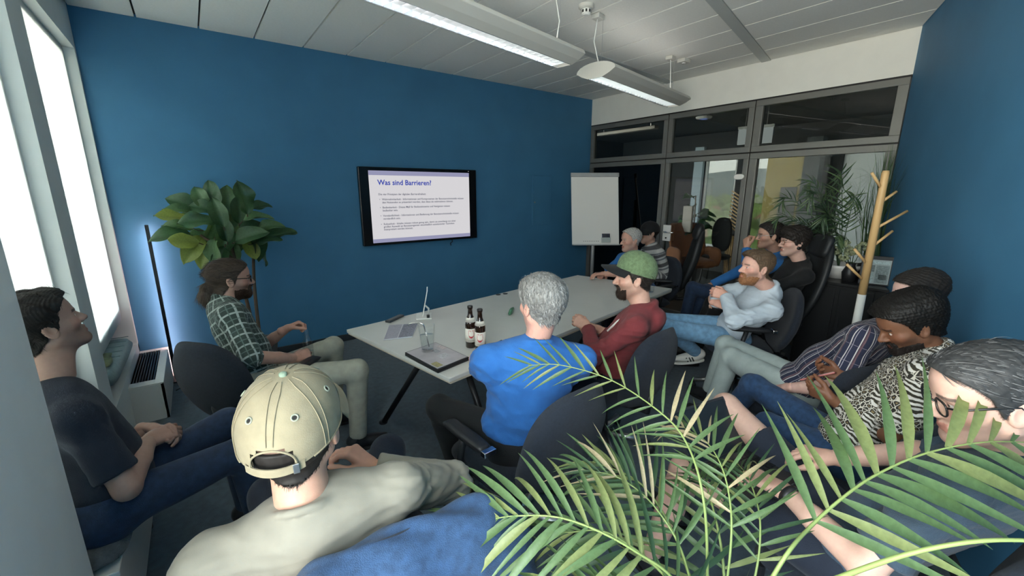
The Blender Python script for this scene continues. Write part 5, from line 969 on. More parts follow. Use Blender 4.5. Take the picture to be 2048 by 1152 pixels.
# ---------------------------------------------------------------- caps
def cap(p, m, mb, detail=False, brim_len=.075, tilt=0.0, size=1.0, name='cap', lift=0.0):
    W_ = p['toW']; rx, ry, rz_ = .087 * size, .108 * size, .092 * size; c = V(0, -.012, .042 + lift)
    t = math.radians(tilt)
    def L2(q): q = np.asarray(q, float); y, z = q[1] * math.cos(t) - q[2] * math.sin(t), q[1] * math.sin(t) + q[2] * math.cos(t); return W_(V(q[0], y, z) + c)
    def dome(a, f, off=0.0):
        """a: angle round (0 = front), f: 0 top .. 1 rim"""
        ph = f * R(98); r = math.sin(ph) ** .86 if ph < R(90) else 1.0; z = math.cos(ph) * (rz_ + off) if ph < R(90) else -(ph - R(90)) * .15
        z -= .012 * f * (0 if math.cos(a) > 0 else math.cos(a) ** 2)
        return L2((math.sin(a) * (rx + off) * r, math.cos(a) * (ry + off) * r, z))
    def open_(a, f): return detail and math.cos(a) < 0 and (abs(math.sin(a)) / .42) ** 2 + ((1.0 - f) / .22) ** 2 < 1
    N, K = 48, 18
    crown = MB(); vs_ = [dome(2 * math.pi * i / N, j / K) for j in range(K + 1) for i in range(N)] + [dome(2 * math.pi * i / N, j / K, -.003) for j in range(K + 1) for i in range(N)]; fs = []; off = (K + 1) * N
    for j in range(K):
        for i in range(N):
            if open_(2 * math.pi * (i + .5) / N, (j + .5) / K): continue
            q = (j * N + i, j * N + (i + 1) % N, (j + 1) * N + (i + 1) % N, (j + 1) * N + i); fs += [q, tuple(off + k for k in q[::-1])]
    crown.add(vs_, fs); ob = crown.build(name, m, p['root']); weld(ob, 1e-5)
    # brim: curved visor in front
    b = MB()
    def br(u, v, o_):
        a = (u - .5) * R(150); r0 = dome(a, 1.0); x = math.sin(a) * rx; y = math.cos(a) * ry
        ext = v * brim_len * max(0, math.cos(a * 1.12)) ** .55; return L2((x * (1 + .10 * v), y + ext + .004, -.020 - .55 * x * x / rx * .35 * v - .02 * v + o_))
    b.grid(lambda u, v: br(u, v, .003), 24, 6); b.grid(lambda u, v: br(1 - u, v, -.001), 24, 6); bo = b.build('brim', mb, ob); bo.data.shade_smooth()
    up_ = nrm(W_(V(0, 0, 1)) - W_(V(0, 0, 0)))
    MB().lathe([(.0085, -.002), (.0085, .003), (.005, .006), (0, .007)], dome(0, 0, .001), 16, nrm(dome(0, 0, .02) - dome(0, 0, 0))).build('button', mb if not detail else mat('sage button', (.20, .27, .20), .7), ob, smooth=True)
    if detail:
        for k in range(6):
            a = math.pi / 6 + k * math.pi / 3 + (math.pi / 6 if True else 0); a = k * math.pi / 3
            for da in (-.05, .05): 
                fmax = .74 if (math.cos(a) < -.9) else 1.0; P = [dome(a + da / max(.25, f * 1.1), f, .0012) for f in np.linspace(.09, fmax, 16)]; MB().tube(P, .0011, 5).build('seam', m, ob)
            e = a + math.pi / 6; q = dome(e, .52, .001); nn = nrm(dome(e, .52, .02) - q)
            tt_ = [q + .0065 * (math.cos(g_) * nrm(np.cross(nn, (0, 0, 1))) + math.sin(g_) * nrm(np.cross(nn, np.cross(nn, (0, 0, 1))))) for g_ in np.linspace(0, 2 * math.pi, 13)]; MB().tube(tt_, .0016, 6, cap=False).build('eyelet', mat('sage thread', (.30, .32, .25), .8), ob)
            MB().lathe([(0, 0), (.004, 0)], q + nn * .0005, 10, nn).build('eyelet_hole', M_dark, ob)
        P = [dome(R(180) + x, 1.0, .002) for x in np.linspace(-.56, .56, 22)]; up2 = nrm(dome(R(180), .9) - dome(R(180), 1.0))
        st_ = MB(); st_.add([v for q in P for v in (q - up2 * .010, q + up2 * .010)] + [v for q in P for v in (q - up2 * .010 - nrm(q - p['head']) * .0025, q + up2 * .010 - nrm(q - p['head']) * .0025)], [(2 * i, 2 * i + 1, 2 * i + 3, 2 * i + 2) for i in range(21)] + [(44 + 2 * i, 44 + 2 * i + 2, 44 + 2 * i + 3, 44 + 2 * i + 1) for i in range(21)]); st_.build('strap', m, ob, smooth=True)
        q = dome(R(180) - .40, 1.0, .004); MB().obox(q, up2, nrm(np.cross(up2, q - p['head'])), nrm(q - p['head']), .012, .006, .002).build('buckle', M_steel, ob, bevel=.001)
        E_ = [dome(R(180) + .43 * math.sin(x), 1.0 - .22 * max(0, math.cos(x)) - .0, .001) for x in np.linspace(-1.5, 1.5, 26)]; MB().tube(E_, .0022, 6).build('opening_hem', m, ob)
    rim = [dome(x, 1.0, .001) for x in np.linspace(-2.4, 2.4, 50)]; MB().tube(rim, .0018, 5).build('rim_hem', m, ob)
    return ob
M_capb = cloth_mat('washed beige twill', (.25, .215, .14), var=.10, vscale=30, bump=.15); M_capg = cloth_mat('sage green wool', (.12, .18, .09), var=.25, vscale=60, bump=.9, bscale=200)
cap(PP[3], M_capb, M_capb, True, .08, -4, 1.06)
cap(PP[5], M_capg, M_blackc, False, .080, 15, 1.04, lift=.014); cap(PP[7], M_blackc, M_blackc, False, .07, 0, 1.06)
# ---------------------------------------------------------------- small worn or held things
p9 = PP[9]; q = p9['toW']((-.084, -.005, -.043)); MB().lathe([(0, -.006), (.0135, -.006), (.015, 0), (.0135, .006), (0, .006)], q, 18, -p9['HA'][0]).build('ear_plug', mat('black gloss plug', (.008, .008, .008), .2), p9['root'], smooth=True)
p5 = PP[5]
zp = [p5['sh'][0] * .55 + p5['neck'] * .45 + p5['fw'] * .060 + p5['up'] * .022 - p5['rt'] * 0, p5['sh'][0] * .5 + p5['neck'] * .5 + p5['fw'] * .098 - p5['up'] * .08, p5['neck'] - p5['rt'] * .08 + p5['fw'] * .118 - p5['up'] * .20]
MB().tube(zp, .007, 6).build('white_stripe', mat('white piping', (.7, .68, .62), .7), p5['root'], smooth=True)
p13 = PP[13]; a = p13['wr'][0]; b = p13['el'][0]; MB().lathe([(.030, -.010), (.034, -.010), (.034, .010), (.030, .010)], a * .93 + b * .07, 24, b - a).build('wristband', M_blkp, p13['root'], smooth=True)
p12 = PP[12]; a = p12['wr'][1]; b = p12['el'][1]; MB().lathe([(.028, -.003), (.031, -.003), (.031, .003), (.028, .003)], a * .9 + b * .1, 20, b - a).build('bracelet', mat('copper bracelet', (.5, .3, .15), .3, metal=1), p12['root'], smooth=True)
FIGLEAVES = [((0.173, 4.313, 1.458), (0.144, 4.356, 1.630), 0.24, (-0.460, -1.001, 0.075), 0, 0), ((0.358, 4.174, 1.421), (0.353, 4.138, 1.600), 0.27, (0.441, -0.911, 0.393), 0, 1), ((0.105, 4.394, 1.477), (-0.046, 4.359, 1.556), 0.24, (-0.092, -0.997, 0.466), 0, 2), ((0.373, 4.336, 1.465), (0.499, 4.353, 1.524), 0.17, (-0.512, -0.751, 0.400), 0, 3), ((0.041, 4.219, 1.412), (-0.143, 4.186, 1.457), 0.22, (-0.416, -0.474, 0.700), 2, 4), ((0.143, 4.363, 1.386), (-0.031, 4.346, 1.420), 0.25, (-0.057, -0.541, 0.888), 1, 5), ((0.028, 4.234, 1.286), (-0.176, 4.188, 1.323), 0.25, (-0.067, -0.787, 1.226), 0, 6), ((0.186, 4.143, 1.333), (0.157, 4.101, 1.476), 0.22, (-0.103, -0.996, 0.467), 0, 7), ((0.245, 4.349, 1.253), (0.272, 4.361, 1.392), 0.22, (0.237, -0.815, 0.547), 1, 8), ((0.197, 4.249, 1.391), (0.176, 4.196, 1.248), 0.26, (0.340, -1.117, 0.047), 1, 9), ((0.049, 4.256, 1.302), (-0.043, 4.148, 1.204), 0.24, (-0.092, -0.603, 0.168), 2, 10), ((0.098, 4.319, 1.240), (0.014, 4.265, 1.137), 0.22, (-0.022, -0.677, 1.079), 2, 11), ((0.066, 4.168, 1.224), (-0.097, 4.105, 1.269), 0.20, (-0.415, -1.164, 0.432), 2, 12), ((0.395, 4.257, 1.209), (0.588, 4.224, 1.284), 0.28, (0.043, -0.704, 0.968), 0, 13), ((0.251, 4.210, 1.309), (0.397, 4.179, 1.355), 0.24, (0.301, -0.531, 0.752), 0, 14), ((0.379, 4.218, 1.305), (0.417, 4.169, 1.181), 0.22, (0.377, -0.875, 0.451), 0, 15), ((0.323, 4.239, 1.259), (0.355, 4.165, 1.158), 0.20, (0.032, -1.156, 0.523), 2, 16), ((0.365, 4.323, 1.187), (0.443, 4.296, 1.088), 0.20, (0.632, -0.298, 0.432), 0, 17), ((0.235, 4.346, 1.328), (0.264, 4.360, 1.194), 0.24, (0.038, -0.557, 0.475), 0, 18), ((0.114, 4.193, 1.279), (0.078, 4.109, 1.174), 0.20, (-0.740, -0.973, 0.775), 1, 19), ((0.146, 4.337, 1.241), (0.010, 4.367, 1.287), 0.18, (-0.002, -0.727, 0.409), 1, 20), ((0.214, 4.298, 1.454), (0.071, 4.306, 1.514), 0.22, (-0.208, -0.519, 0.432), 0, 21), ((0.296, 4.277, 1.345), (0.320, 4.270, 1.497), 0.24, (0.075, -1.155, 0.067), 0, 22), ((0.192, 4.197, 1.210), (0.188, 4.168, 1.342), 0.20, (0.060, -1.833, 0.127), 0, 23), ((0.333, 4.164, 1.204), (0.485, 4.112, 1.236), 0.22, (0.371, -0.469, 0.838), 0, 24), ((0.174, 4.138, 1.399), (0.006, 4.095, 1.423), 0.24, (0.215, -0.703, 0.619), 0, 25), ((0.222, 4.190, 1.221), (0.344, 4.095, 1.292), 0.25, (0.291, -0.784, 0.546), 0, 26), ((0.176, 4.189, 1.215), (0.121, 4.124, 1.107), 0.20, (-0.099, -1.158, 0.210), 0, 27), ((0.082, 4.313, 1.447), (-0.094, 4.320, 1.497), 0.22, (-0.246, -0.549, 1.101), 1, 28), ((0.229, 4.375, 1.431), (0.248, 4.351, 1.578), 0.24, (0.108, -1.382, -0.175), 1, 29), ((0.283, 4.174, 1.379), (0.418, 4.127, 1.442), 0.22, (-0.218, -0.259, 0.684), 1, 30), ((0.149, 4.293, 1.480), (0.128, 4.227, 1.361), 0.24, (0.618, -0.747, 0.354), 1, 31), ((0.127, 4.366, 1.348), (0.061, 4.349, 1.232), 0.22, (-0.012, -0.899, 0.539), 1, 32), ((0.046, 4.277, 1.328), (-0.124, 4.288, 1.382), 0.20, (-0.150, -0.387, 0.461), 1, 33), ((0.372, 4.161, 1.310), (0.519, 4.136, 1.361), 0.20, (0.300, -0.551, 0.678), 1, 34), ((0.209, 4.282, 1.234), (0.221, 4.238, 1.127), 0.20, (0.022, -0.671, 0.663), 1, 35), ((0.293, 4.301, 1.367), (0.310, 4.292, 1.241), 0.22, (0.178, -0.855, 0.896), 1, 36), ((0.110, 4.325, 1.456), (0.059, 4.350, 1.600), 0.20, (-0.076, -1.070, -0.001), 1, 37)]
# ================================================================ plants
def leaf_mat(name, c, c2, rough=.45, trans=.25, scale=30):
    m = mat(name, c, rough, var=.18, vscale=scale); n, b = nodes_of(m); out = [x for x in n.nodes if x.type == 'OUTPUT_MATERIAL'][0]
    t = n.nodes.new('ShaderNodeBsdfTranslucent'); t.inputs[0].default_value = tuple(c2) + (1,); mx = n.nodes.new('ShaderNodeMixShader'); mx.inputs[0].default_value = trans
    n.links.new(b.outputs[0], mx.inputs[1]); n.links.new(t.outputs[0], mx.inputs[2]); n.links.new(mx.outputs[0], out.inputs[0]); return m
L_green = leaf_mat('palm leaf green', (.085, .145, .058), (.14, .23, .05)); L_yel = leaf_mat('palm leaf yellow green', (.17, .205, .075), (.28, .3, .08)); L_tan = leaf_mat('dry palm leaf', (.36, .30, .18), (.4, .3, .15)); L_dark = leaf_mat('dark palm leaf', (.035, .075, .035), (.06, .12, .03)); L_stem = mat('palm stem', (.19, .25, .08), .5)
def strip(L, w, droop, fold=.35, n=8, twist=0.0, peak=.35):
    """one leaflet: tapered, V-folded, drooping; along +y, face up +z"""
    vs_ = []; fs = []
    for i in range(n + 1):
        t = i / n; ww = w * (min(1, (t + .06) / peak) ** .6 if t < peak else max(.02, (1 - (t - peak) / (1 - peak)) ** .75)); a = droop * t; y = L * (math.sin(a) / a if a > 1e-3 else 1) * t * (1 if a < 1e-3 else 1); z = -L * t * (1 - math.cos(a)) / (a if a > 1e-3 else 1)
        tw = twist * t; c, s_ = math.cos(tw), math.sin(tw)
        for sx in (-1, 0, 1): x = sx * ww; zz = abs(sx) * ww * fold; vs_.append((x * c - zz * s_, y, z + x * s_ + zz * c))
    for i in range(n):
        for k in (0, 1): b = i * 3 + k; fs.append((b, b + 1, b + 4, b + 3))
    return vs_, fs
LV = []
for i in range(7): v_, f_ = strip(1, .036 + .006 * (i % 3), .25 + .16 * i, .4, 8, (-.5 + .18 * i)); me_ = mesh(v_, f_, 'leaflet'); me_.shade_smooth(); LV.append(me_)
LVM = {}
def lv(i, m):
    k = (i, m.name)
    if k not in LVM: me_ = LV[i].copy(); me_.materials.append(m); LVM[k] = me_
    return LVM[k]
def catmull(P, n=10):
    P = [np.asarray(p, float) for p in P]; Q = []
    for j in range(len(P) - 1):
        p0 = P[j - 1] if j else 2 * P[0] - P[1]; p1, p2 = P[j], P[j + 1]; p3 = P[j + 2] if j + 2 < len(P) else 2 * P[-1] - P[-2]
        for t in np.linspace(0, 1, n, endpoint=False): Q.append(.5 * ((2 * p1) + (p2 - p0) * t + (2 * p0 - 5 * p1 + 4 * p2 - p3) * t * t + (3 * p1 - p0 - 3 * p2 + p3) * t ** 3))
    return Q + [P[-1]]
def frond(parent, ctrl, N, nl, Ls, seed, r0=.006, start=.3, phi=(75, 22), lift=.12, mats=(L_green,), joined=None, wscale=1.0, stemm=None, vmax=7):
    """Ls: (base, mid, tip) leaflet length; joined: MB list to collect leaflets instead of separate objects"""
    C = catmull(ctrl); r = random.Random(seed); n = len(C)
    rc = MB().tube(C, [r0 * (1 - .75 * i / (n - 1)) for i in range(n)], 6).build('frond', stemm or L_stem, parent, smooth=True); N = np.asarray(N, float)
    for i in range(nl):
        t = start + (1 - start) * (i + .5) / nl; k = t * (n - 1); a = int(min(k, n - 2)); p = C[a] + (C[a + 1] - C[a]) * (k - a); T = nrm(C[a + 1] - C[a]); Nn = nrm(N - T * (N @ T)); sd = np.cross(T, Nn)
        u = (t - start) / (1 - start); ln = (Ls[0] * (1 - u) * (1 - u) + 2 * Ls[1] * u * (1 - u) + Ls[2] * u * u)
        for s in (-1, 1):
            ph = R(phi[0] + (phi[1] - phi[0]) * u + r.uniform(-7, 7)); d = nrm(T * math.cos(ph) + sd * s * math.sin(ph) + Nn * (lift + r.uniform(-.12, .12))); x = nrm(np.cross(d, Nn)); z = np.cross(x, d); l = ln * r.uniform(.85, 1.15); m = r.choice(mats)
            if joined is None:
                o = link('leaflet', lv(r.randrange(vmax), m), None, rc); o.matrix_basis = Matrix(((x[0] * l * wscale, d[0] * l, z[0] * l, p[0]), (x[1] * l * wscale, d[1] * l, z[1] * l, p[1]), (x[2] * l * wscale, d[2] * l, z[2] * l, p[2]), (0, 0, 0, 1)))
            else:
                v_, f_ = strip(l, .038 * l * wscale, .3 + r.random() * .8, .35, 5); Mx = np.array([x, d, z]); joined.setdefault(m.name, (MB(), m))[0].add(np.array(v_) @ Mx + p, f_)
    return rc
def pot_soil(t, loc, r0, r1, h, m, soil=True):
    MB().lathe([(0, 0), (r0, 0), (r1, h), (r1 * .93, h), (r1 * .90, h - .03), (0, h - .03)], loc, 28).build('pot', m, t, smooth=False)
    if soil: MB().lathe([(0, h - .028), (r1 * .89, h - .028)], loc, 24).build('soil', mat('potting soil', (.03, .022, .015), .95, bump=.8, bscale=120), t)
CAMN = lambda p: nrm(V(0, 0, 1.65) - np.asarray(p, float))
# ---- foreground palm
pl = thing('potted_palm', 'large areca palm with arching fronds in the right foreground', 'plant', (.90, .36, 0), world=True)
pot_soil(pl, (.90, .36, 0), .14, .18, .34, mat('anthracite pot', (.03, .032, .035), .5)); B0 = V(.90, .36, .33)
GM = (L_green, L_green, L_green, L_yel)
frond(pl, [B0, (.84, .28, .70), (.862, .237, .915), (.968, .226, .950), (1.059, .198, 1.0), (1.149, .167, 1.033), (1.252, .114, 1.07), (1.36, .04, 1.095), (1.50, -.04, 1.08)], CAMN((1.1, .18, 1.0)), 14, (.26, .28, .24), 1, .0052, .37, (64, 33), .03, (L_green, L_green, L_green, L_green, L_yel), wscale=1.15, vmax=3)
frond(pl, [B0, (.95, .42, .70), (.972, .468, .885), (1.03, .56, .96), (1.045, .66, 1.0), (1.036, .839, 1.035), (.945, .98, 1.062), (.87, 1.07, 1.05)], nrm(CAMN((1.0, .7, 1.0)) + V(0, 0, .2)), 17, (.17, .17, .13), 2, .0045, .34, (66, 24), .05, (L_green, L_yel, L_green, L_tan, L_green), wscale=.85, vmax=4)
frond(pl, [B0, (.80, .40, .72), (.70, .47, .85), (.60, .585, .905), (.51, .68, .895), (.44, .76, .85)], nrm(CAMN((.6, .6, .9)) + V(0, 0, .8)), 16, (.24, .27, .20), 3, .0045, .36, (64, 22), .08, GM, wscale=.85)
frond(pl, [B0, (.78, .36, .66), (.62, .40, .77), (.48, .47, .80), (.36, .55, .76)], nrm(CAMN((.5, .5, .8)) + V(0, 0, .8)), 12, (.22, .26, .20), 4, .0045, .38, (60, 22), .05, GM, wscale=.85)
frond(pl, [B0, (.90, .44, .68), (.90, .54, .80), (.86, .64, .86), (.80, .74, .86)], nrm(CAMN((.8, .6, .9)) + V(0, 0, .8)), 14, (.20, .22, .15), 5, .004, .32, (62, 20), .10, (L_green, L_green, L_tan, L_dark), wscale=.75)
frond(pl, [B0, (.98, .38, .72), (1.06, .44, .86), (1.12, .53, .92), (1.15, .64, .92)], nrm(CAMN((1.1, .5, .9)) + V(0, 0, .8)), 13, (.20, .21, .14), 6, .004, .32, (62, 20), .10, (L_green, L_yel, L_green, L_tan), wscale=.75)
frond(pl, [B0, (1.0, .33, .64), (1.09, .36, .78), (1.17, .43, .84), (1.24, .50, .83)], nrm(CAMN((1.2, .4, .9)) + V(0, 0, .7)), 12, (.18, .20, .14), 7, .004, .34, (62, 22), .08, (L_green, L_dark, L_yel), wscale=.75)
frond(pl, [B0, (.86, .30, .62), (.80, .22, .86), (.80, .10, 1.06), (.835, .02, 1.145), (.90, -.05, 1.165), (.98, -.12, 1.15)], CAMN((.9, .0, 1.15)), 6, (.18, .24, .24), 8, .0068, .80, (56, 26), .05, (L_green, L_dark), wscale=1.2)
jn = {}
for k, (c, nl) in enumerate((([B0, (.84, .42, .66), (.74, .56, .80), (.66, .66, .78)], 14), ([B0, (.94, .46, .64), (.95, .62, .80), (.90, .78, .82)], 14), ([B0, (.88, .30, .62), (.74, .28, .74), (.60, .30, .74)], 14), ([B0, (1.02, .40, .60), (1.14, .52, .74), (1.24, .62, .72)], 12), ([B0, (.82, .34, .60), (.66, .46, .70), (.52, .58, .68)], 14))):
    frond(pl, c, nrm(CAMN(c[-1]) + V(0, 0, .8)), nl, (.20, .23, .15), 20 + k, .006, .3, (68, 20), .1, (L_green, L_dark, L_green, L_yel), jn)
for nm, (mb_, m_) in jn.items(): o = mb_.build('leaflets', m_, pl, smooth=True); o['kind'] = 'stuff'
for a in range(7): MB().tube([V(.90, .36, .30) + V(.05 * math.cos(a), .05 * math.sin(a), 0), B0 + V(.02 * math.cos(a), .02 * math.sin(a), .12)], .012, 7).build('cane', L_stem, pl, smooth=True)
# ---- fiddle leaf fig by the screen wall
F_d = leaf_mat('fig leaf', (.045, .105, .045), (.09, .18, .03), .32, .18, 18); F_m = leaf_mat('fig leaf mid', (.085, .165, .07), (.16, .26, .06), .32, .22, 18); F_y = leaf_mat('fig leaf pale', (.20, .25, .055), (.3, .34, .06), .38, .3, 18)
def figleaf_mesh(fold, curl, wave):
    m = MB(); n = 10; w = 6
    def f(u, v):
        t = v; a = 2 * u - 1; wd = .36 * (math.sin(math.pi * min(1, t ** .8 * .98 + .02)) ** .7) * (.62 + .55 * t) * (1 - .10 * math.exp(-((t - .45) / .12) ** 2)); x = a * wd
        z = fold * abs(x) - curl * t * t + wave * math.sin(9 * t + 2 * np.sign(a)) * abs(a) ** 2 * .09 - .012 * (1 - abs(a)) * (1 if abs(a) < .2 else 0); return (x, t, z)
    m.grid(f, 8, 12); return m
def figplant(t, stem, leaves, mats, trunk_m, seed=1):
    r = random.Random(seed); ms = [figleaf_mesh(.25 + .15 * k, .10 + .14 * k, .6 + .3 * (k % 2)) for k in range(4)]; cache = {}
    for P in stem: MB().tube(catmull(P, 6), [.016 - .006 * i / (6 * (len(P) - 1)) for i in range(6 * (len(P) - 1) + 1)], 8).build('stem', trunk_m, t, smooth=True)
    for b, tip, size, nrm_, mi, k in leaves:
        b = np.asarray(b, float); d = nrm(np.asarray(tip, float) - b); N = np.asarray(nrm_, float); x = nrm(np.cross(d, N)); z = np.cross(x, d); key = (k % 4, mi)
        if key not in cache: me = mesh(ms[k % 4].v, ms[k % 4].f, 'leaf'); me.shade_smooth(); me.materials.append(mats[mi]); cache[key] = me
        p0 = np.asarray(tip, float) - d * size * .55
        o = link('leaf', cache[key], None, t); l = size; o.matrix_basis = Matrix(((x[0] * l, d[0] * l, z[0] * l, p0[0]), (x[1] * l, d[1] * l, z[1] * l, p0[1]), (x[2] * l, d[2] * l, z[2] * l, p0[2]), (0, 0, 0, 1)))
        if np.linalg.norm(p0 - b) > .02: MB().tube([b, (b + p0) / 2 - V(0, 0, .01), p0], .004, 6).build('petiole', trunk_m, t)
FL = FIGLEAVES; BOTTLE2 = tuple(PP[2]['wr'][1] + V(.085, .045, -.035))
fg = thing('fiddle_leaf_fig', 'fiddle leaf fig with big glossy leaves against the blue wall', 'plant', (.30, 4.27, 0), world=True)
pot_soil(fg, (.30, 4.27, 0), .13, .17, .32, mat('grey planter', (.16, .17, .18), .6))
figplant(fg, [[(.30, 4.27, .28), (.27, 4.25, .7), (.23, 4.25, 1.05), (.21, 4.24, 1.42)], [(.33, 4.29, .28), (.34, 4.29, .7), (.36, 4.28, 1.0), (.40, 4.26, 1.35)], [(.23, 4.25, 1.05), (.12, 4.2, 1.2), (.02, 4.18, 1.3)]], FL, (F_d, F_m, F_y), mat('fig bark', (.10, .07, .045), .8))
# ---- corner plants on the sideboard
M_bowl = mat('white ceramic', (.70, .70, .67), .35)
cp = thing('bowl_palm', 'dark feathery palm in a white bowl on the sideboard', 'plant', (4.56, 1.22, .886), world=True)
MB().lathe([(0, 0), (.08, 0), (.16, .10), (.165, .125), (.155, .125), (.148, .10), (0, .09)], (4.56, 1.22, .886), 28).build('pot', M_bowl, cp, smooth=True)
b0 = V(4.56, 1.22, .97); jn = {}
for k, tip in enumerate([(4.3, 1.62, 1.42), (4.45, 1.66, 1.58), (4.5, 1.50, 1.72), (4.62, 1.34, 1.80), (4.35, 1.42, 1.62), (4.30, 1.30, 1.45), (4.7, 1.40, 1.66), (4.42, 1.16, 1.60), (4.55, 1.62, 1.36), (4.36, 1.20, 1.28)]):
    tip = V(*tip); mid = b0 * .5 + tip * .5 + V(0, 0, .12); frond(cp, [b0, b0 * .7 + mid * .3 + V(0, 0, .1), mid, tip, tip + nrm(tip - b0) * V(.10, .10, 0) - V(0, 0, .07)], (-.4, -.3, .8), 15, (.14, .19, .12), 40 + k, .005, .34, (64, 24), .1, (L_dark, L_dark, L_green), jn, stemm=L_dark)
for nm, (mb_, m_) in jn.items(): o = mb_.build('leaflets', m_, cp, smooth=True); o['kind'] = 'stuff'
gs = thing('ornamental_grass', 'tall dark ornamental grass behind the coat stand', 'plant', (4.62, 1.02, .886), world=True)
MB().lathe([(0, 0), (.075, 0), (.085, .14), (.078, .14), (0, .12)], (4.62, 1.02, .886), 24).build('pot', M_blkp, gs, smooth=True)
gb = {}; r = random.Random(5)
for i in range(150):
    a = r.uniform(0, 6.28); rad = r.uniform(0, .06); p = V(4.62 + rad * math.cos(a), 1.02 + rad * math.sin(a), .99); sp_ = r.random() ** 1.5 * .42; h = r.uniform(.55, 1.12) * (1 - .35 * sp_)
    d = nrm(V(math.cos(a) * sp_ * .8, abs(math.sin(a)) * sp_ * .9 - .02, 1)); v_, f_ = strip(h, .006, r.uniform(.1, .5), .3, 6, 0, .2); x = nrm(np.cross(d, (math.cos(a), math.sin(a), .01))); x = nrm(np.cross(d, V(-math.sin(a), math.cos(a), 0))) if False else nrm(V(-math.sin(a), math.cos(a), 0)); d = nrm(d - x * (d @ x)); z = np.cross(x, d); z_ = z if z @ V(math.cos(a), math.sin(a), 0) < 0 else z
    m = r.choice((L_dark, L_dark, L_green)); gb.setdefault(m.name, (MB(), m))[0].add(np.array(v_) @ np.array([x, d, z]) + p, f_)
for nm, (mb_, m_) in gb.items(): o = mb_.build('grass_blades', m_, gs, smooth=True); o['kind'] = 'stuff'
fw_ = thing('white_flowers', 'bunch of pale greenish-white blooms in a dark vase by the high-backed chair', 'flowers', (4.42, 1.10, .886), world=True)
MB().lathe([(0, 0), (.045, 0), (.055, .08), (.03, .14), (.036, .16), (.03, .16), (0, .15)], (4.42, 1.10, .886), 20).build('vase', M_blkp, fw_, smooth=True)
M_fl = leaf_mat('pale petals', (.36, .40, .24), (.4, .45, .25), .6, .25, 60)
for i, (x, y, z) in enumerate(((4.40, 1.16, 1.20), (4.38, 1.08, 1.16), (4.45, 1.05, 1.19), (4.44, 1.13, 1.14), (4.40, 1.22, 1.14), (4.36, 1.14, 1.10))):
    bl = MB(); rr_ = np.random.default_rng(i)
    for k in range(26): u = nrm(rr_.normal(size=3)); c = V(x, y, z) + u * .032; bl.add(IV[:42] * .011 + c, [f for f in IF if max(f) < 42])
    st = MB().tube([(4.42, 1.10, 1.0), ((x + 4.42) / 2, (y + 1.1) / 2, 1.08), (x, y, z)], .003, 6).build('flower_stem', L_dark, fw_); bl.build('bloom', M_fl, st, smooth=True)
# ================================================================ furniture and plants in the lounge beyond the glass
M_or = cloth_mat('burnt orange upholstery', (.12, .042, .012)); ac = thing('armchair', 'burnt orange lounge armchair beyond the glass door', 'armchair', (7.0, 4.0, 0), R(150))
k = pad(.66, .60, .16, pw=5).build('seat', M_or, ac); weld(k); k.rotation_euler = (R(-90), 0, 0); k.location = (0, .02, .40)
k = pad(.70, .72, .12, pw=4, bend=lambda x, z: .12 * x * x).build('backrest', M_or, ac); weld(k); k.rotation_euler = (R(18), 0, 0); k.location = (0, -.36, .72)
for s in (-1, 1):
    k = pad(.50, .34, .09, pw=4).build('arm', M_or, ac); weld(k); k.rotation_euler = (0, 0, R(90)); k.location = (s * .36, 0, .50)
MB().tube([(0, 0, .02), (0, 0, .32)], .03, 10).build('post', M_blk, ac); MB().lathe([(0, 0), (.26, 0), (.24, .02), (0, .03)], (0, 0, 0), 24).build('base', M_blk, ac)
fp = thing('lounge_fig', 'dark leafy fig plant beside the orange armchair beyond the glass', 'plant', (7.5, 4.35, 0), world=True)
pot_soil(fp, (7.5, 4.35, 0), .14, .18, .5, mat('charcoal pot', (.03, .03, .03), .6)); rr_ = random.Random(9); lv_ = []
for i in range(18):
    a = rr_.uniform(0, 6.28); zz = rr_.uniform(1.0, 1.62); q = V(math.cos(a), math.sin(a), rr_.uniform(-.1, .5)); b = V(7.5, 4.35, zz - .08); lv_.append((b, b + nrm(q) * .24, .26, nrm(V(-.5, -.3, .8)), 0, i))
figplant(fp, [[(7.5, 4.35, .4), (7.5, 4.33, 1.0), (7.5, 4.35, 1.55)]], lv_, (F_d, F_m, F_y), mat('fig bark', ()))
tpn = thing('display_stand', 'narrow grey display panel standing by the orange armchair', 'panel', (7.2, 4.29, 0)); MB().box(-.03, .03, -.09, .09, .9, 1.37).build('panel_head', mat('greige panel', (.22, .20, .17), .5), tpn, bevel=.01); MB().tube([(0, 0, .02), (0, 0, .9)], .018, 8).build('stand_pole', M_blk, tpn); MB().lathe([(0, 0), (.16, 0), (.16, .02), (0, .02)], (0, 0, 0), 20).build('stand_foot', M_blk, tpn)
ec_ = thing('shell_chair', 'dark chair with round-topped back beyond the glass door', 'chair', (7.5, 3.83, 0), R(100)); k = pad(.34, .62, .09, pw=2.6, bend=lambda x, z: .05 * x * x).build('backrest', M_blackc, ec_); weld(k); k.location = (0, -.18, .86)
k = pad(.44, .42, .09, pw=4).build('seat', M_blackc, ec_); weld(k); k.rotation_euler = (R(-90), 0, 0); k.location = (0, .02, .48)
for sx, sy in ((-1, -1), (1, -1), (-1, 1), (1, 1)): MB().tube([(sx * .16, sy * .15, .44), (sx * .2, sy * .19, 0)], .012, 8).build('leg', M_blk, ec_)
ss = thing('slat_screen', 'wooden slat screen with diagonal battens beyond the glass door', 'screen', (7.7, 3.64, 0), R(90)); M_slat = mat('warm slat wood', (.42, .27, .12), .5, var=.15, vscale=20)
for i in range(9): MB().box(-.14 + i * .034, -.122 + i * .034, -.012, .012, .03, .85).build('slat', M_slat, ss)
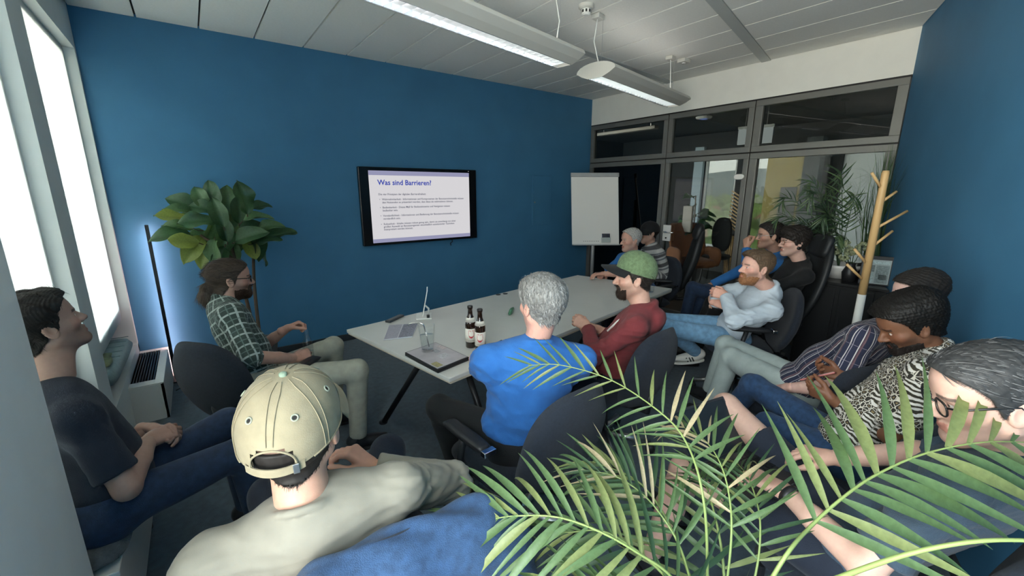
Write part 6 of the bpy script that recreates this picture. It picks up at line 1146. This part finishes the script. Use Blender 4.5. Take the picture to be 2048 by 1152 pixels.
MB().box(-.15, .165, -.02, -.012, .0, .03).box(-.15, .165, -.02, -.012, .85, .88).build('rail', M_blk, ss); MB().box(-.15, -.05, -.01, .01, .88, 1.75).build('upper_post', M_blk, ss)
for i in range(11): MB().hexa([(-.05, -.01, .9 + i * .06), (.15, -.01, 1.02 + i * .06), (.15, .01, 1.02 + i * .06), (-.05, .01, .9 + i * .06), (-.05, -.01, .925 + i * .06), (.15, -.01, 1.045 + i * .06), (.15, .01, 1.045 + i * .06), (-.05, .01, .925 + i * .06)]).build('batten', M_slat, ss)
ap = thing('ceiling_disc', 'round white wireless unit on the lounge ceiling behind the glass', 'access point', (6.5, 3.76, 2.75)); MB().lathe([(0, 0), (.12, 0), (.11, -.025), (.06, -.035), (0, -.036)], (0, 0, 0), 28).build('housing', M_plw, ap, smooth=True); MB().lathe([(.05, -.0355), (.055, -.0365), (.045, -.037), (.0, -.0372)], (0, 0, 0), 24).build('status_ring', emit('blue ring', (.25, .35, 1.0), 1.2), ap)
for (x, y), lb in (((6.2, 2.97), 'lit white exit panel under the lounge ceiling, left of the mullion'), ((6.25, 2.72), 'second lit white panel under the lounge ceiling, right of the mullion')):
    es = thing('lit_panel', lb, 'sign', (x, y, 2.26)); MB().box(-.012, .012, -.085, .085, 0, .2).build('face', emit('lit sign face', (.85, .87, .85), .9), es, bevel=.003); MB().box(-.02, .02, -.09, .09, .2, .235).build('housing', M_plw, es); MB().tube([(0, 0, .235), (0, 0, .49)], .006, 6).build('hanger', M_steel, es)
ll = thing('lounge_light', 'long pale light fitting under the dark lounge ceiling', 'lamp', (6.2, 5.0, 2.62)); MB().box(-.06, .06, -.62, .62, 0, .05).build('housing', mat('greige panel', ()), ll, bevel=.01); MB().tube([(0, -.5, .05), (0, -.5, .13)], .005, 6).build('hanger', M_steel, ll); MB().tube([(0, .5, .05), (0, .5, .13)], .005, 6).build('hanger', M_steel, ll)
# ================================================================ things held, worn over chairs or put down by people
bt = thing('glass_bottle', 'clear glass bottle held in the lap of the man in plaid', 'bottle', BOTTLE2)
MB().lathe([(0, .002), (.028, .002), (.031, .01), (.030, .10), (.014, .14), (.0125, .175), (.014, .18), (.0105, .18), (.0105, .145), (.0265, .10), (.0265, .012), (0, .01)], (0, 0, 0), 22).build('body', M_glass2, bt, smooth=True); MB().lathe([(0, .012), (.026, .012), (.026, .045), (0, .045)], (0, 0, 0), 20).build('drink', glass_mat('water', ()), bt, smooth=True)
p12 = PP[12]; hd0 = nrm(SPEC['P12']['hd'][0]); c = p12['wr'][0] * .5 + p12['wr'][1] * .5 + nrm(np.asarray(SPEC['P12']['hd'][0]) + np.asarray(SPEC['P12']['hd'][1])) * .085 + V(0, 0, .02)
ax = nrm(V(-.25, .75, -.45)); ay = nrm(np.cross(V(.2, .55, .8), ax)); az = np.cross(ax, ay)
pm = thing('phone', 'pink-backed smartphone in both hands of the man in leopard print', 'phone', tuple(c), world=True); MB().obox(c, ax, ay, az, .074, .036, .004).build('case', mat('dusty pink case', (.34, .10, .09), .45), pm, bevel=.003); MB().obox(c + az * .0045, ax, ay, az, .070, .033, .0004).build('screen', mat('black gloss', ()), pm)
# laptop on the lap of the man on the right
p13 = PP[13]; c = V(1.52, .56, .625); fx = nrm((.97, -.16, -.02)); fy = nrm(V(.16, .97, -.06)); fz = np.cross(fx, fy); hg = c + fy * .12
lt = thing('lap_laptop', 'open dark laptop on the lap of the man in shorts', 'laptop', tuple(c), world=True); MB().obox(c, fx, fy, fz, .165, .115, .008).build('base', mat('dark grey laptop', (.03, .03, .033), .4), lt, bevel=.004)
kb = MB().obox(c + fz * .0085 + fy * .03, fx, fy, fz, .15, .06, .0008).build('keyboard', M_blkp, lt)
kme = None
for i in range(13):
    for j in range(5):
        q = c + fz * .0105 + fy * (.075 - j * .0215) + fx * (-.138 + i * .023)
        if kme is None: kk = MB().obox((0, 0, 0), fx, fy, fz, .0095, .0088, .0012).build('key', M_blk, kb); kme = kk.data; kk.location = q
        else: kk = link('key', kme, None, kb); kk.location = q
up_ = nrm(fz * .80 + fy * .6); sc_ = hg + up_ * .11; nn_ = np.cross(fx, up_); MB().obox(sc_, fx, up_, nn_, .165, .108, .004).build('lid', mat('dark grey laptop', ()), lt, bevel=.003); MB().obox(sc_ + nn_ * .0045 * (1 if nn_ @ fy < 0 else -1), fx, up_, nn_, .155, .098, .0004).build('display', mat('dim display', (.02, .025, .03), .2), lt)
# denim jacket over the foreground chair back
r3 = nrm(V(.985, -.12, 0)); f3 = V(-r3[1], r3[0], 0); bc = V(.305, .80, .03); t_ = nrm(V(0, 0, 1) - f3 * .22); A3 = np.array([r3, nrm(np.cross(t_, r3)), t_])
jp = [Ell(bc + V(0, 0, .66) - f3 * .01, (.25, .12, .20), A3, .05), Cone(bc + r3 * .17 + V(0, 0, .80) - f3 * .02, bc - r3 * .19 + V(0, 0, .79) - f3 * .02, .075, .075, .05), Cone(bc + r3 * .23 + V(0, 0, .77) - f3 * .05, bc + r3 * .27 + V(0, 0, .42) - f3 * .06, .062, .055, .04), Cone(bc - r3 * .24 + V(0, 0, .76) - f3 * .03, bc - r3 * .28 + V(0, 0, .42) - f3 * .03, .062, .055, .04), Ell(bc + V(0, 0, .50) - f3 * .0, (.26, .10, .2), A3, .05)]
lo, hi = bounds(jp); F = Field(lo, hi, .007).add(jp); pos, q = F.mesh(); nor = vnormals(pos, q); pos = pos + nor * (wob(pos * V(1, 1, .6), 24, 8) * .009)[:, None]
dj = link('denim_jacket', npmesh(pos, q), M_denim, None, True); tag(dj, 'blue denim jacket hung over the chair back in the foreground', 'jacket')
for o in bpy.data.objects:
    for k in ('_w', '_frame'):
        if k in o: del o[k]
